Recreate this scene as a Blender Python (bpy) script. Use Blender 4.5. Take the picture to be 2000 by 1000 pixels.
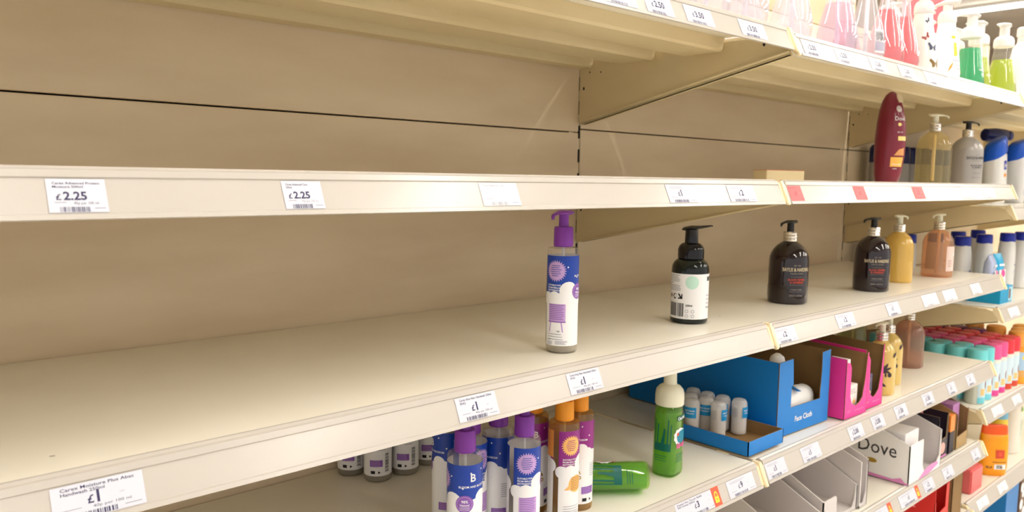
import bpy, bmesh, math, random
from math import sin, cos, pi, radians
from mathutils import Vector, Matrix
from mathutils.geometry import tessellate_polygon

for o in list(bpy.data.objects):
    bpy.data.objects.remove(o)
scene = bpy.context.scene
C = scene.collection
random.seed(4)

# ------------------------------------------------------------------ camera
cam = bpy.data.cameras.new('camera')
cam.sensor_width = 36.0
cam.sensor_fit = 'HORIZONTAL'
cam.lens = 1543.53 / 2000 * 36
cam.clip_start = 0.02
cam.clip_end = 100
co = bpy.data.objects.new('camera', cam)
C.objects.link(co)
yaw, pitch, roll = -0.7398, -0.0991, 0.0157
fw = Vector((-sin(yaw) * cos(pitch), cos(yaw) * cos(pitch), sin(pitch)))
r0 = fw.cross(Vector((0, 0, 1))).normalized()
u0 = r0.cross(fw)
rt = r0 * cos(roll) + u0 * sin(roll)
up = -r0 * sin(roll) + u0 * cos(roll)
M = Matrix((rt, up, -fw)).transposed().to_4x4()
M.translation = Vector((-1.2412, -1.1539, 1.5713))
co.matrix_world = M
scene.camera = co
cam.dof.use_dof = True
cam.dof.focus_distance = 1.0
cam.dof.aperture_fstop = 9.0

# ------------------------------------------------------------------ world, exposure
scene.view_settings.view_transform = 'Standard'
scene.view_settings.look = 'None'
scene.view_settings.gamma = 1
scene.view_settings.exposure = 0.30
w = bpy.data.worlds.new('world')
scene.world = w
w.use_nodes = True
w.node_tree.nodes['Background'].inputs[0].default_value = (1.0, 0.98, 0.955, 1)
w.node_tree.nodes['Background'].inputs[1].default_value = 0.74
LAMP_STRENGTH = 41.0


# ------------------------------------------------------------------ materials
def lin(c):
    return tuple(((v / 255) / 12.92 if v / 255 <= 0.04045 else ((v / 255 + 0.055) / 1.055) ** 2.4) for v in c)


MATS = {}


def P(name, rgb, rough=0.5, metal=0.0, trans=0.0, ior=1.45, emit=0.0, coat=0.0, alpha=1.0, bump=0.0):
    if name in MATS:
        return MATS[name]
    m = bpy.data.materials.new(name)
    m.use_nodes = True
    b = m.node_tree.nodes['Principled BSDF']
    col = lin(rgb) + (1,)
    b.inputs['Base Color'].default_value = col
    b.inputs['Roughness'].default_value = rough
    b.inputs['Metallic'].default_value = metal
    b.inputs['Transmission Weight'].default_value = trans
    b.inputs['IOR'].default_value = ior
    b.inputs['Coat Weight'].default_value = coat
    b.inputs['Alpha'].default_value = alpha
    if emit:
        b.inputs['Emission Color'].default_value = col
        b.inputs['Emission Strength'].default_value = emit
    # slight procedural variation of roughness keeps surfaces from looking flat
    nt = m.node_tree
    if trans == 0 and emit == 0:
        tc = nt.nodes.new('ShaderNodeTexCoord')
        nz = nt.nodes.new('ShaderNodeTexNoise')
        nz.inputs['Scale'].default_value = 35
        nt.links.new(tc.outputs['Object'], nz.inputs['Vector'])
        mr = nt.nodes.new('ShaderNodeMapRange')
        mr.inputs['To Min'].default_value = max(0.02, rough - 0.06)
        mr.inputs['To Max'].default_value = min(1, rough + 0.06)
        nt.links.new(nz.outputs['Fac'], mr.inputs['Value'])
        nt.links.new(mr.outputs['Result'], b.inputs['Roughness'])
        if bump:
            bp = nt.nodes.new('ShaderNodeBump')
            bp.inputs['Strength'].default_value = bump
            bp.inputs['Distance'].default_value = 0.002
            nt.links.new(nz.outputs['Fac'], bp.inputs['Height'])
            nt.links.new(bp.outputs['Normal'], b.inputs['Normal'])
    MATS[name] = m
    return m


def worn(name, c1, c2, rough=0.4, scale=(2.0, 2.0, 6.0), amount=0.5, specks=True, metal=0.0):
    """painted sheet with faint smudges and a few dark scuffs"""
    m = bpy.data.materials.new(name)
    m.use_nodes = True
    nt = m.node_tree
    b = nt.nodes['Principled BSDF']
    tc = nt.nodes.new('ShaderNodeTexCoord')
    mp = nt.nodes.new('ShaderNodeMapping')
    mp.inputs['Scale'].default_value = scale
    nt.links.new(tc.outputs['Object'], mp.inputs['Vector'])
    nz = nt.nodes.new('ShaderNodeTexNoise')
    nz.inputs['Scale'].default_value = 2.2
    nz.inputs['Detail'].default_value = 6
    nt.links.new(mp.outputs['Vector'], nz.inputs['Vector'])
    rp = nt.nodes.new('ShaderNodeValToRGB')
    rp.color_ramp.elements[0].position = 0.35
    rp.color_ramp.elements[0].color = lin(c2) + (1,)
    rp.color_ramp.elements[1].position = 0.35 + amount
    rp.color_ramp.elements[1].color = lin(c1) + (1,)
    nt.links.new(nz.outputs['Fac'], rp.inputs['Fac'])
    out = rp.outputs['Color']
    if specks:
        vo = nt.nodes.new('ShaderNodeTexVoronoi')
        vo.inputs['Scale'].default_value = 9
        vo.inputs['Randomness'].default_value = 1
        nt.links.new(tc.outputs['Object'], vo.inputs['Vector'])
        lt = nt.nodes.new('ShaderNodeMath')
        lt.operation = 'LESS_THAN'
        lt.inputs[1].default_value = 0.022
        nt.links.new(vo.outputs['Distance'], lt.inputs[0])
        n2 = nt.nodes.new('ShaderNodeTexNoise')
        n2.inputs['Scale'].default_value = 5
        nt.links.new(tc.outputs['Object'], n2.inputs['Vector'])
        gt = nt.nodes.new('ShaderNodeMath')
        gt.operation = 'GREATER_THAN'
        gt.inputs[1].default_value = 0.56
        nt.links.new(n2.outputs['Fac'], gt.inputs[0])
        mu = nt.nodes.new('ShaderNodeMath')
        mu.operation = 'MULTIPLY'
        nt.links.new(lt.outputs[0], mu.inputs[0])
        nt.links.new(gt.outputs[0], mu.inputs[1])
        m2 = nt.nodes.new('ShaderNodeMath')
        m2.operation = 'MULTIPLY'
        m2.inputs[1].default_value = 0.45
        nt.links.new(mu.outputs[0], m2.inputs[0])
        mx = nt.nodes.new('ShaderNodeMixRGB')
        mx.inputs['Color2'].default_value = lin((95, 75, 50)) + (1,)
        nt.links.new(m2.outputs[0], mx.inputs['Fac'])
        nt.links.new(out, mx.inputs['Color1'])
        out = mx.outputs['Color']
    nt.links.new(out, b.inputs['Base Color'])
    b.inputs['Roughness'].default_value = rough
    b.inputs['Metallic'].default_value = metal
    MATS[name] = m
    return m


def shell(name, rgb, strength=0.1, rough=0.05):
    """thin clear plastic wall: mostly see-through, with glossy highlights"""
    m = bpy.data.materials.new(name)
    m.use_nodes = True
    nt = m.node_tree
    nt.nodes.clear()
    out = nt.nodes.new('ShaderNodeOutputMaterial')
    tr = nt.nodes.new('ShaderNodeBsdfTransparent')
    tr.inputs[0].default_value = lin(rgb) + (1,)
    gl = nt.nodes.new('ShaderNodeBsdfGlossy')
    gl.inputs['Roughness'].default_value = rough
    df = nt.nodes.new('ShaderNodeBsdfDiffuse')
    df.inputs[0].default_value = lin(rgb) + (1,)
    fr = nt.nodes.new('ShaderNodeFresnel')
    fr.inputs[0].default_value = 1.5
    m1 = nt.nodes.new('ShaderNodeMixShader')
    m2 = nt.nodes.new('ShaderNodeMixShader')
    m1.inputs[0].default_value = strength
    nt.links.new(tr.outputs[0], m1.inputs[1])
    tl = nt.nodes.new('ShaderNodeBsdfTranslucent')
    tl.inputs[0].default_value = lin(rgb) + (1,)
    m3 = nt.nodes.new('ShaderNodeMixShader')
    m3.inputs[0].default_value = 0.45
    nt.links.new(df.outputs[0], m3.inputs[1])
    nt.links.new(tl.outputs[0], m3.inputs[2])
    nt.links.new(m3.outputs[0], m1.inputs[2])
    ge = nt.nodes.new('ShaderNodeNewGeometry')
    inv = nt.nodes.new('ShaderNodeMath')
    inv.operation = 'SUBTRACT'
    inv.inputs[0].default_value = 1.0
    nt.links.new(ge.outputs['Backfacing'], inv.inputs[1])
    mul = nt.nodes.new('ShaderNodeMath')
    mul.operation = 'MULTIPLY'
    nt.links.new(inv.outputs[0], mul.inputs[0])
    nt.links.new(fr.outputs[0], mul.inputs[1])
    nt.links.new(mul.outputs[0], m2.inputs[0])
    nt.links.new(m1.outputs[0], m2.inputs[1])
    nt.links.new(gl.outputs[0], m2.inputs[2])
    nt.links.new(m2.outputs[0], out.inputs[0])
    MATS[name] = m
    return m


paint = worn('cream_shelf_paint', (242, 230, 200), (233, 218, 186), 0.30)
board = worn('shelf_top_lit_paint', (248, 244, 232), (240, 234, 218), 0.27)  # paler copy of the shelf paint; light on the tops put into colour
under = worn('cream_underside_shade_paint', (232, 216, 176), (222, 203, 160), 0.5, specks=False)  # deeper copy of the shelf paint; shade underneath put into colour
panelm = worn('dusty_back_panel', (243, 224, 192), (226, 204, 170), 0.55, (1.2, 1.2, 5.0), 0.4)
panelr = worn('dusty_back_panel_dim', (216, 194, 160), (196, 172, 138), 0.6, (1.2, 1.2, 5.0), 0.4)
brkm = worn('cream_bracket_paint', (226, 208, 166), (214, 195, 152), 0.5, specks=False)
strip = worn('price_strip_plastic', (196, 189, 180), (191, 183, 173), 0.22, specks=False)
white = P('white_paper', (208, 208, 217), 0.45)
red = P('red_paper', (236, 92, 92), 0.5)
orange_st = P('orange_sticker', (238, 92, 62), 0.5)
yell = P('yellow_print', (255, 214, 60), 0.5)
ink = P('navy_ink', (52, 46, 84), 0.6)
inkb = P('black_ink', (26, 24, 26), 0.6)
inkg = P('grey_ink', (150, 148, 160), 0.6)
dark = P('dark_gap', (30, 25, 20), 0.9)
cream = P('cream_plastic', (240, 222, 182), 0.4)
silver = P('silver_foil', (215, 210, 205), 0.18, 1.0)
black_gl = P('glossy_black_plastic', (14, 10, 12), 0.14)
black_pl = P('black_plastic', (22, 20, 20), 0.35)
white_pl = P('white_plastic', (226, 224, 221), 0.35)
cream_pl = P('ivory_plastic', (236, 232, 208), 0.3)
purple_pl = P('purple_plastic', (128, 52, 160), 0.45)
orange_pl = P('orange_plastic', (248, 160, 36), 0.45)
blue_cap = P('blue_cap', (10, 84, 200), 0.3)
navy_cap = P('navy_cap', (20, 40, 160), 0.3)
navy_dk = P('dark_navy_plastic', (16, 22, 84), 0.3)
teal_cap = P('teal_cap', (116, 212, 216), 0.4)
pink_cap = P('pink_cap', (238, 88, 150), 0.4)
red_cap = P('red_cap', (226, 52, 66), 0.4)
plum_cap = P('plum_cap', (110, 26, 96), 0.4)
clearm = shell('clear_plastic', (250, 248, 246), 0.10)
clearw = shell('clear_hazy_plastic', (250, 247, 250), 0.24)
amberc = shell('amber_clear_plastic', (238, 204, 140), 0.22)
greyhaze = shell('hazy_grey_plastic', (210, 205, 200), 0.3)
blueP = P('blue_label', (22, 62, 160), 0.4)
purpP = P('magenta_purple_label', (146, 34, 130), 0.4)
lilac = P('lilac_print', (196, 160, 214), 0.5)
violet = P('violet_print', (140, 90, 176), 0.5)
whiteL = P('white_label', (244, 242, 242), 0.45)
orangeL = P('orange_label', (246, 158, 70), 0.45)
peachL = P('peach_print', (250, 190, 110), 0.5)
cardblue = P('blue_card', (0, 122, 204), 0.45)
cardbrown = P('brown_card', (140, 108, 66), 0.75, bump=0.2)
cardpink = P('pink_card', (240, 56, 150), 0.45)
cardgrey = P('grey_shaded_white_card', (214, 206, 204), 0.55)  # white carton card, with the shade on it put into the grey
cardwhite = P('white_card', (242, 238, 234), 0.5)
cardred = P('red_card', (224, 44, 40), 0.45)
cardblack = P('black_card', (34, 24, 40), 0.45)
cardkraft = P('kraft_card', (176, 146, 100), 0.75)
rose = P('rose_print', (226, 140, 196), 0.5)
gold = P('gold_print', (176, 140, 50), 0.4, 0.4)
sky = P('sky_blue_print', (20, 150, 214), 0.45)
mint = P('mint_print', (196, 232, 214), 0.5)


# ------------------------------------------------------------------ mesh helpers
def finish(bm, name, mats, parent=None, smooth=True, angle=35, recalc=True):
    if recalc:
        bmesh.ops.recalc_face_normals(bm, faces=bm.faces)
    if smooth:
        for f in bm.faces:
            f.smooth = True
        a = radians(angle)
        for e in bm.edges:
            if len(e.link_faces) == 2 and e.calc_face_angle(0) > a:
                e.smooth = False
    me = bpy.data.meshes.new(name)
    bm.to_mesh(me)
    bm.free()
    for m in (mats if isinstance(mats, (list, tuple)) else [mats]):
        me.materials.append(m)
    o = bpy.data.objects.new(name, me)
    C.objects.link(o)
    if parent:
        # prints, tubes and spouts belong to the part they sit on
        host = None
        for names, hosts in SUBPARTS:
            if name in names:
                for h in hosts:
                    host = host or PARTS.get((parent.name, h))
        o.parent = host or parent
        PARTS.setdefault((parent.name, name), o)
    return o


PARTS = {}
SUBPARTS = [(('label', 'print', 'front_label', 'back_label'), ('body', 'tub_body', 'carton_body', 'pack_body')),
            (('pump_head', 'dip_tube'), ('collar', 'foil_collar')),
            (('cotton_pads',), ('tub_body',)), (('front_print',), ('front_panel',)), (('side_print',), ('side_panel',))]


def box(bm, x0, y0, z0, x1, y1, z1, mi=0):
    vs = [bm.verts.new((x, y, z)) for z in (z0, z1) for y in (y0, y1) for x in (x0, x1)]
    for q in ((0, 2, 3, 1), (4, 5, 7, 6), (0, 1, 5, 4), (2, 6, 7, 3), (0, 4, 6, 2), (1, 3, 7, 5)):
        f = bm.faces.new([vs[i] for i in q])
        f.material_index = mi


def extrude_x(bm, prof, x0, x1, mi=0):
    """closed (y,z) profile swept along X"""
    a = [bm.verts.new((x0, y, z)) for y, z in prof]
    b = [bm.verts.new((x1, y, z)) for y, z in prof]
    n = len(prof)
    for i in range(n):
        f = bm.faces.new((a[i], a[(i + 1) % n], b[(i + 1) % n], b[i]))
        f.material_index = mi
    for q in (a[::-1], b):
        f = bm.faces.new(q)
        f.material_index = mi


def loft(bm, rings, segs=32, mi=0, cap=True, M4=None):
    """rings: (z, rx, ry[, power[, cx, cy]])"""
    out = []
    for rg in rings:
        z, rx, ry = rg[:3]
        p = rg[3] if len(rg) > 3 else 2.0
        cx = rg[4] if len(rg) > 4 else 0
        cy = rg[5] if len(rg) > 5 else 0
        row = []
        for i in range(segs):
            t = 2 * pi * i / segs
            c, s = cos(t), sin(t)
            k = 2.0 / p
            v = Vector((cx + rx * math.copysign(abs(c) ** k, c), cy + ry * math.copysign(abs(s) ** k, s), z))
            if M4:
                v = M4 @ v
            row.append(bm.verts.new(v))
        out.append(row)
    for a, b in zip(out, out[1:]):
        for i in range(segs):
            f = bm.faces.new((a[i], a[(i + 1) % segs], b[(i + 1) % segs], b[i]))
            f.material_index = mi
    if cap:
        f = bm.faces.new(out[0][::-1])
        f.material_index = mi
        f = bm.faces.new(out[-1])
        f.material_index = mi


def tube(bm, pts, radii, segs=12, flat=1.0, mi=0):
    """swept ellipse along points (radius, height factor flat)"""
    rows = []
    pts = [Vector(p) for p in pts]
    for i, p in enumerate(pts):
        d = (pts[min(i + 1, len(pts) - 1)] - pts[max(i - 1, 0)]).normalized()
        side = d.cross(Vector((0, 0, 1)))
        side = side.normalized() if side.length > 1e-4 else Vector((1, 0, 0))
        u = side.cross(d).normalized()
        r = radii[i] if isinstance(radii, (list, tuple)) else radii
        rows.append([bm.verts.new(p + side * r * cos(2 * pi * k / segs) + u * r * flat * sin(2 * pi * k / segs)) for k in range(segs)])
    for a, b in zip(rows, rows[1:]):
        for k in range(segs):
            f = bm.faces.new((a[k], a[(k + 1) % segs], b[(k + 1) % segs], b[k]))
            f.material_index = mi
    bm.faces.new(rows[0][::-1]).material_index = mi
    bm.faces.new(rows[-1]).material_index = mi


def slab(bm, poly, org, ax, ay, th, mo=0, mi_=1, me_=2):
    """flat card of polygon poly in axes ax, ay; outer face looks along ax x ay"""
    org, ax, ay = Vector(org), Vector(ax), Vector(ay)
    n = ax.cross(ay).normalized()
    a = [bm.verts.new(org + ax * p[0] + ay * p[1]) for p in poly]
    b = [bm.verts.new(org + ax * p[0] + ay * p[1] - n * th) for p in poly]
    idx = tessellate_polygon([[Vector((p[0], p[1], 0)) for p in poly]])
    for t in idx:
        q = [a[i] for i in t]
        f = bm.faces.new(q)
        f.normal_update()
        if f.normal.dot(n) < 0:
            f.normal_flip()
        f.material_index = mo
        q = [b[i] for i in t]
        f = bm.faces.new(q)
        f.normal_update()
        if f.normal.dot(n) > 0:
            f.normal_flip()
        f.material_index = mi_
    k = len(poly)
    for i in range(k):
        f = bm.faces.new((a[i], a[(i + 1) % k], b[(i + 1) % k], b[i]))
        f.material_index = me_


# ------------------------------------------------------------------ print (labels, lettering)
_tc = {}


def text_tris(s, bold=0.0, spacing=1.0):
    key = (s, bold, spacing)
    if key in _tc:
        return _tc[key]
    cu = bpy.data.curves.new('t', 'FONT')
    cu.body = s
    cu.size = 1
    cu.resolution_u = 2
    cu.offset = bold
    cu.space_character = spacing
    ob = bpy.data.objects.new('t', cu)
    C.objects.link(ob)
    dg = bpy.context.evaluated_depsgraph_get()
    dg.update()
    me = ob.evaluated_get(dg).to_mesh()
    me.calc_loop_triangles()
    vs = [tuple(v.co[:2]) for v in me.vertices]
    tr = [[vs[i] for i in t.vertices] for t in me.loop_triangles]
    ob.evaluated_get(dg).to_mesh_clear()
    bpy.data.objects.remove(ob)
    bpy.data.curves.remove(cu)
    if vs:
        x0 = min(v[0] for v in vs)
        x1 = max(v[0] for v in vs)
    else:
        x0 = x1 = 0
    _tc[key] = (tr, x0, x1)
    return _tc[key]


class Print:
    """flat artwork (u right, v up, metres) laid on a surface by fn(u, v, lift)"""

    def __init__(self, fn, maxe=None):
        self.fn, self.maxe, self.items, self.mats = fn, maxe, [], []

    def mi(self, m):
        if m not in self.mats:
            self.mats.append(m)
        return self.mats.index(m)

    def tri(self, t, m, layer):
        if self.maxe:
            L = [math.dist(t[i], t[(i + 1) % 3]) for i in range(3)]
            k = L.index(max(L))
            if L[k] > self.maxe:
                a, b, c = t[k], t[(k + 1) % 3], t[(k + 2) % 3]
                mm = ((a[0] + b[0]) / 2, (a[1] + b[1]) / 2)
                self.tri([a, mm, c], m, layer)
                self.tri([mm, b, c], m, layer)
                return
        self.items.append((t, self.mi(m), layer))

    def poly(self, pts, m, layer=1):
        for t in tessellate_polygon([[Vector((p[0], p[1], 0)) for p in pts]]):
            self.tri([tuple(pts[i]) for i in t], m, layer)

    def rect(self, u0, v0, u1, v1, m, layer=0):
        if self.maxe:
            n = max(1, int((u1 - u0) / self.maxe + .99))
        else:
            n = 1
        for i in range(n):
            a = u0 + (u1 - u0) * i / n
            b = u0 + (u1 - u0) * (i + 1) / n
            self.items.append(([(a, v0), (b, v0), (b, v1), (a, v1)], self.mi(m), layer))

    def disc(self, u, v, r, m, layer=1, n=20, ry=None):
        ry = ry or r
        self.poly([(u + r * cos(2 * pi * i / n), v + ry * sin(2 * pi * i / n)) for i in range(n)], m, layer)

    def star(self, u, v, r1, r2, n, m, layer=1):
        self.poly([(u + (r1 if i % 2 else r2) * cos(pi * i / n), v + (r1 if i % 2 else r2) * sin(pi * i / n)) for i in range(2 * n)], m, layer)

    def text(self, s, u, v, h, m, layer=2, align='l', width=None, bold=0.0, rot=0.0, spacing=1.0):
        tr, x0, x1 = text_tris(s, bold, spacing)
        k = h / 0.69
        kx = k if width is None else width / max(1e-6, (x1 - x0))
        off = {'l': -x0, 'c': -(x0 + x1) / 2, 'r': -x1}[align]
        cr, sr = cos(rot), sin(rot)
        for t in tr:
            q = []
            for p in t:
                a, b = (p[0] + off) * kx, p[1] * k
                q.append((u + a * cr - b * sr, v + a * sr + b * cr))
            self.tri(q, m, layer)

    def lines(self, u, v, wd, n, step, m, layer=2, th=None, jag=0.25):
        th = th or step * 0.4
        for i in range(n):
            L = wd * (1 - jag * random.random())
            self.rect(u, v - i * step, u + L, v - i * step + th, m, layer)

    def barcode(self, u, v, wd, h, m, layer=2):
        x = u
        while x < u + wd:
            b = random.choice((.0004, .0006, .001)) * wd / .025
            self.rect(x, v, min(x + b, u + wd), v + h, m, layer)
            x += b + random.choice((.0004, .0006, .0009)) * wd / .025

    def build(self, name, parent=None, lift=0.00012, backm=None):
        bm = bmesh.new()
        for t, mi, layer in self.items:
            vs = [bm.verts.new(self.fn(p[0], p[1], lift * layer)) for p in t]
            try:
                f = bm.faces.new(vs)
                f.material_index = mi
                f.smooth = bool(self.maxe)
            except ValueError:
                pass
        return finish(bm, name, self.mats, parent, smooth=False, recalc=False)


def on_cyl(r, ry=None, z0=0.0, base=0.0003):
    """u = arc length from the -Y side, growing towards +X; v = height"""
    def fn(u, v, l):
        a = u / r - pi / 2
        return Vector(((r + base + l) * cos(a), ((ry or r) + base + l) * sin(a), z0 + v))
    return fn


def on_profile(prof, base=0.0003):
    """like on_cyl, the radius read from a (z, r) list"""
    def fn(u, v, l):
        for (za, ra), (zb, rb) in zip(prof, prof[1:]):
            if za <= v <= zb:
                r = ra + (rb - ra) * (v - za) / (zb - za)
                break
        else:
            r = prof[-1][1]
        a = u - pi / 2
        return Vector(((r + base + l) * cos(a), (r + base + l) * sin(a), v))
    return fn


def on_plane(org, ax, ay, base=0.0004):
    org, ax, ay = Vector(org), Vector(ax).normalized(), Vector(ay).normalized()
    n = ax.cross(ay)
    return lambda u, v, l: org + ax * u + ay * v + n * (base + l)


# ------------------------------------------------------------------ things
def thing(name, label, cat, loc=(0, 0, 0), rz=0.0, group=None):
    o = bpy.data.objects.new(name, None)
    o.empty_display_size = 0.02
    C.objects.link(o)
    o.location = loc
    o.rotation_euler = (0, 0, rz)
    tag(o, label, cat, group)
    return o


def tag(o, label, cat, group=None):
    o['label'] = label
    o['category'] = cat
    if group:
        o['group'] = group
    return o


def copy_tree(o, parent=None):
    c = o.copy()
    C.objects.link(c)
    c.parent = parent
    for ch in KIDS.get(o.name, []) or [k for k in o.children]:
        copy_tree(ch, c)
    return c


KIDS = {}


def dup(o, label, loc, rz=0.0, group=None, sc=None):
    c = copy_tree(o)
    c.location = loc
    c.rotation_euler = (o.rotation_euler[0], o.rotation_euler[1], rz)
    c['label'] = label
    if group:
        c['group'] = group
    if sc:
        c.scale = sc
    return c


def structure(name, bm, m):
    o = finish(bm, name, m, smooth=False)
    o['kind'] = 'structure'
    return o


# ------------------------------------------------------------------ room
floorm = worn('floor_vinyl', (228, 222, 210), (214, 208, 196), 0.35, (3, 3, 3), 0.4)
ceilm = worn('ceiling_tiles', (196, 184, 168), (176, 164, 148), 0.8, (1, 1, 1), 0.4, specks=False)
wallm = worn('store_wall', (186, 168, 144), (150, 134, 116), 0.7, (1, 1, 1), 0.4, specks=False)
bm = bmesh.new(); box(bm, -6, -7, -0.1, 14, 6, 0); structure('floor', bm, floorm)
bm = bmesh.new(); box(bm, -6, -7, 3.60, 14, 6, 3.70)
structure('ceiling', bm, ceilm)
bm = bmesh.new(); box(bm, 13.9, -7, 0, 14, 6, 3.60); structure('wall_right', bm, wallm)
bm = bmesh.new(); box(bm, -6, 5.9, 0, 13.9, 6, 3.60); structure('wall_back', bm, wallm)

# ceiling lights: rows run across the aisle
diff = P('lamp_diffuser', (255, 252, 246), 0.5, emit=LAMP_STRENGTH)
lamph = P('lamp_housing', (205, 200, 192), 0.5)


def lamp():
    t = thing('ceiling_light', 'long fluorescent ceiling light', 'ceiling light', (0, 0, 3.60))
    bm = bmesh.new()
    prof = [(-.09, 0), (-.075, -.035), (.075, -.035), (.09, 0)]
    a = [bm.verts.new((x, -.75, z)) for x, z in prof]
    b = [bm.verts.new((x, .75, z)) for x, z in prof]
    for i in range(4):
        bm.faces.new((a[i], a[(i + 1) % 4], b[(i + 1) % 4], b[i]))
    bm.faces.new(a[::-1]); bm.faces.new(b)
    finish(bm, 'housing', lamph, t, smooth=False)
    bm = bmesh.new()
    tube(bm, [(0, -.73, -.052), (0, .73, -.052)], .06, 16, .28)
    finish(bm, 'diffuser', diff, t)
    return t


lp = lamp()
first = True
rows = [(-1.1, 'leftmost row behind the camera'), (1.4, 'row over the right bay'), (3.9, 'third row from the left'), (6.4, 'fourth row from the left'), (8.9, 'far row at top right')]
for rx, rn in rows:
    for k, ly in enumerate((-4.5, -2.95, -1.4, .15, 1.70)):
        lab = 'long ceiling light, %s, %s' % (rn, ('outermost over the aisle', 'second out over the aisle', 'above the middle of the aisle', 'above the shelves', 'behind the shelves')[k])
        if first:
            lp.location = (rx, ly, 3.60)
            lp['label'] = lab
            lp['group'] = 'fluorescent ceiling lights'
            first = False
        else:
            dup(lp, lab, (rx, ly, 3.60), 0, 'fluorescent ceiling lights')

# ------------------------------------------------------------------ gondola shelving
BAYS = {1: (-1.25, 0.0), 2: (0.0, 1.25), 3: (1.25, 2.5), 4: (2.5, 3.75)}
BN = {1: 'near left bay', 2: 'right bay', 3: 'far right bay', 4: 'bay beyond the far right one'}
T, H = 0.0165, 0.0378
for b, (x0, x1) in BAYS.items():
    t = thing('shelving_frame', {1: 'cream back panels and upright behind the long empty shelves at left',
                                 2: 'cream back panels and upright behind the shelves with dark pump bottles',
                                 3: 'cream back panels behind the packed blue-capped bottles at far right',
                                 4: 'furthest cream back panels at the right edge'}[b], 'shelving', (x0, 0, 0), group='gondola frames')
    zz = [0.05, 0.40, 0.76, 1.10, 1.268, 1.6679 + (0.007 if b > 1 else 0), 2.03, 2.15 if b < 3 else 2.06]
    for i, (za, zb) in enumerate(zip(zz, zz[1:])):
        bm = bmesh.new()
        box(bm, 0.0035, 0, za + 0.0013, x1 - x0 - 0.0035, 0.016, zb - 0.0013)
        bmesh.ops.bevel(bm, geom=bm.edges[:], offset=0.0012, segments=1, affect='EDGES')
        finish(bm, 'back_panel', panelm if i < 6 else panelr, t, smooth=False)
    bm = bmesh.new()
    # slotted upright at the right end of the bay
    X = x1 - x0
    box(bm, X - .003, 0.004, 0, X + .003, 0.05, 2.15, 0)
    z = 1.6555 - 27 * .05
    while z < 2.1:
        box(bm, X - 0.0026, 0.0015, z, X + 0.0026, 0.0045, z + 0.027, 1)
        z += 0.05
    finish(bm, 'upright', [paint, dark], t, smooth=False)
    bm = bmesh.new()
    box(bm, 0.012, 0.02, 0.0, X - .012, 0.024, 2.05)
    finish(bm, 'rear_sheet', dark, t, smooth=False)


def lip_prof(D, z):
    return [(-D + .012, z + .0005), (-D + .009, z + .0028), (-D + .006, z + .0028), (-D + .003, z + .0008), (-D, z),
            (-D - .0022, z - .0055), (-D - .0012, z - .0068),
            (-D - .0132, z - .0335), (-D - .0155, z - .0338), (-D - .0172, z - .0376), (-D - .0140, z - .0385),
            (-D - .0005, z - .0115), (-D + .012, z - .0035)]


def shelf(b, z, D, label, brh=0.134, depth0=0.0):
    x0, x1 = BAYS[b]
    L = x1 - x0
    t = thing('shelf', label, 'shelf', (x0, 0, 0), group='metal gondola shelves')
    bm = bmesh.new()
    extrude_x(bm, [(-.003, z), (-.003, z - .020), (-.0045, z - .020), (-.0045, z - .003), (-D + .0125, z - .003), (-D + .0125, z)], .011, L - .011)
    finish(bm, 'shelf_board', board, t, smooth=False)
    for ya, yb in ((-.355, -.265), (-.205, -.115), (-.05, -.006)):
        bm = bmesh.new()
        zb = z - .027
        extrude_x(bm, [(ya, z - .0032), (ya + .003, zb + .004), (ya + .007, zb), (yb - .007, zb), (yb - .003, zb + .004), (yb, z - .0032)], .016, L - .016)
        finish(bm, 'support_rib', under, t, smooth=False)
    bm = bmesh.new()
    extrude_x(bm, lip_prof(D, z), .017, L - .017)
    finish(bm, 'price_strip', strip, t, smooth=False)
    for xa in (.0005, L - .0165):
        bm = bmesh.new()
        pr = [(-D + .012, z + .001), (-D - .001, z + .001), (-D - .0045, z - .006), (-D - .0185, z - .0375), (-D - .0165, z - .0395), (-D - .010, z - .0385), (-D + .012, z - .012)]
        xm = xa + .010 if xa < .1 else xa + .006
        a, c = (xa, xm) if xa < .1 else (xm, xa + .016)
        extrude_x(bm, pr, a, c)
        bmesh.ops.bevel(bm, geom=[e for e in bm.edges if abs(e.verts[0].co.x - e.verts[1].co.x) < 1e-5], offset=.0015, segments=2, affect='EDGES')
        # sloping web between the cap and the strip
        if xa > .1:
            extrude_x(bm, [(-D + .006, z - .001), (-D - .001, z - .004), (-D - .0135, z - .0345), (-D - .010, z - .036), (-D + .006, z - .011)], L - .0172, L - .010)
        finish(bm, 'end_cap', cream, t, smooth=False)
    for xa in (.0022, L - .0052):
        bm = bmesh.new()
        pts = [(-.002, z - .004), (-.002, z - brh), (-.012, z - brh - .001), (-D - .004, z - H - .001), (-D + .004, z - .0125), (-D + .03, z - .004)]
        extrude_x(bm, pts, xa, xa + .003, 0)
        # folded flange along the lower edge
        q = xa - .006 if xa > .1 else xa + .003
        extrude_x(bm, [(-.012, z - brh - .001), (-D - .002, z - H - .001), (-D - .002, z - H + .001), (-.012, z - brh + .001)], min(q, xa), max(q + .006, xa) if xa > .1 else xa + .008, 0)
        side = xa - .0004 if xa > .1 else xa + .003
        for (hy, hz, hr) in ((-.014, -.066, .0035), (-D + .045, -.021, .0038), (-.030, -.034, .0022), (-.06, -.036, .002)):
            rr = [bm.verts.new((side + (0 if xa > .1 else .0004), hy + hr * .7 * cos(2 * pi * k / 12), z + hz + hr * sin(2 * pi * k / 12))) for k in range(12)]
            bm.faces.new(rr).material_index = 1
        finish(bm, 'bracket', [brkm, dark], t, smooth=False, recalc=False)
    return t


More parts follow.
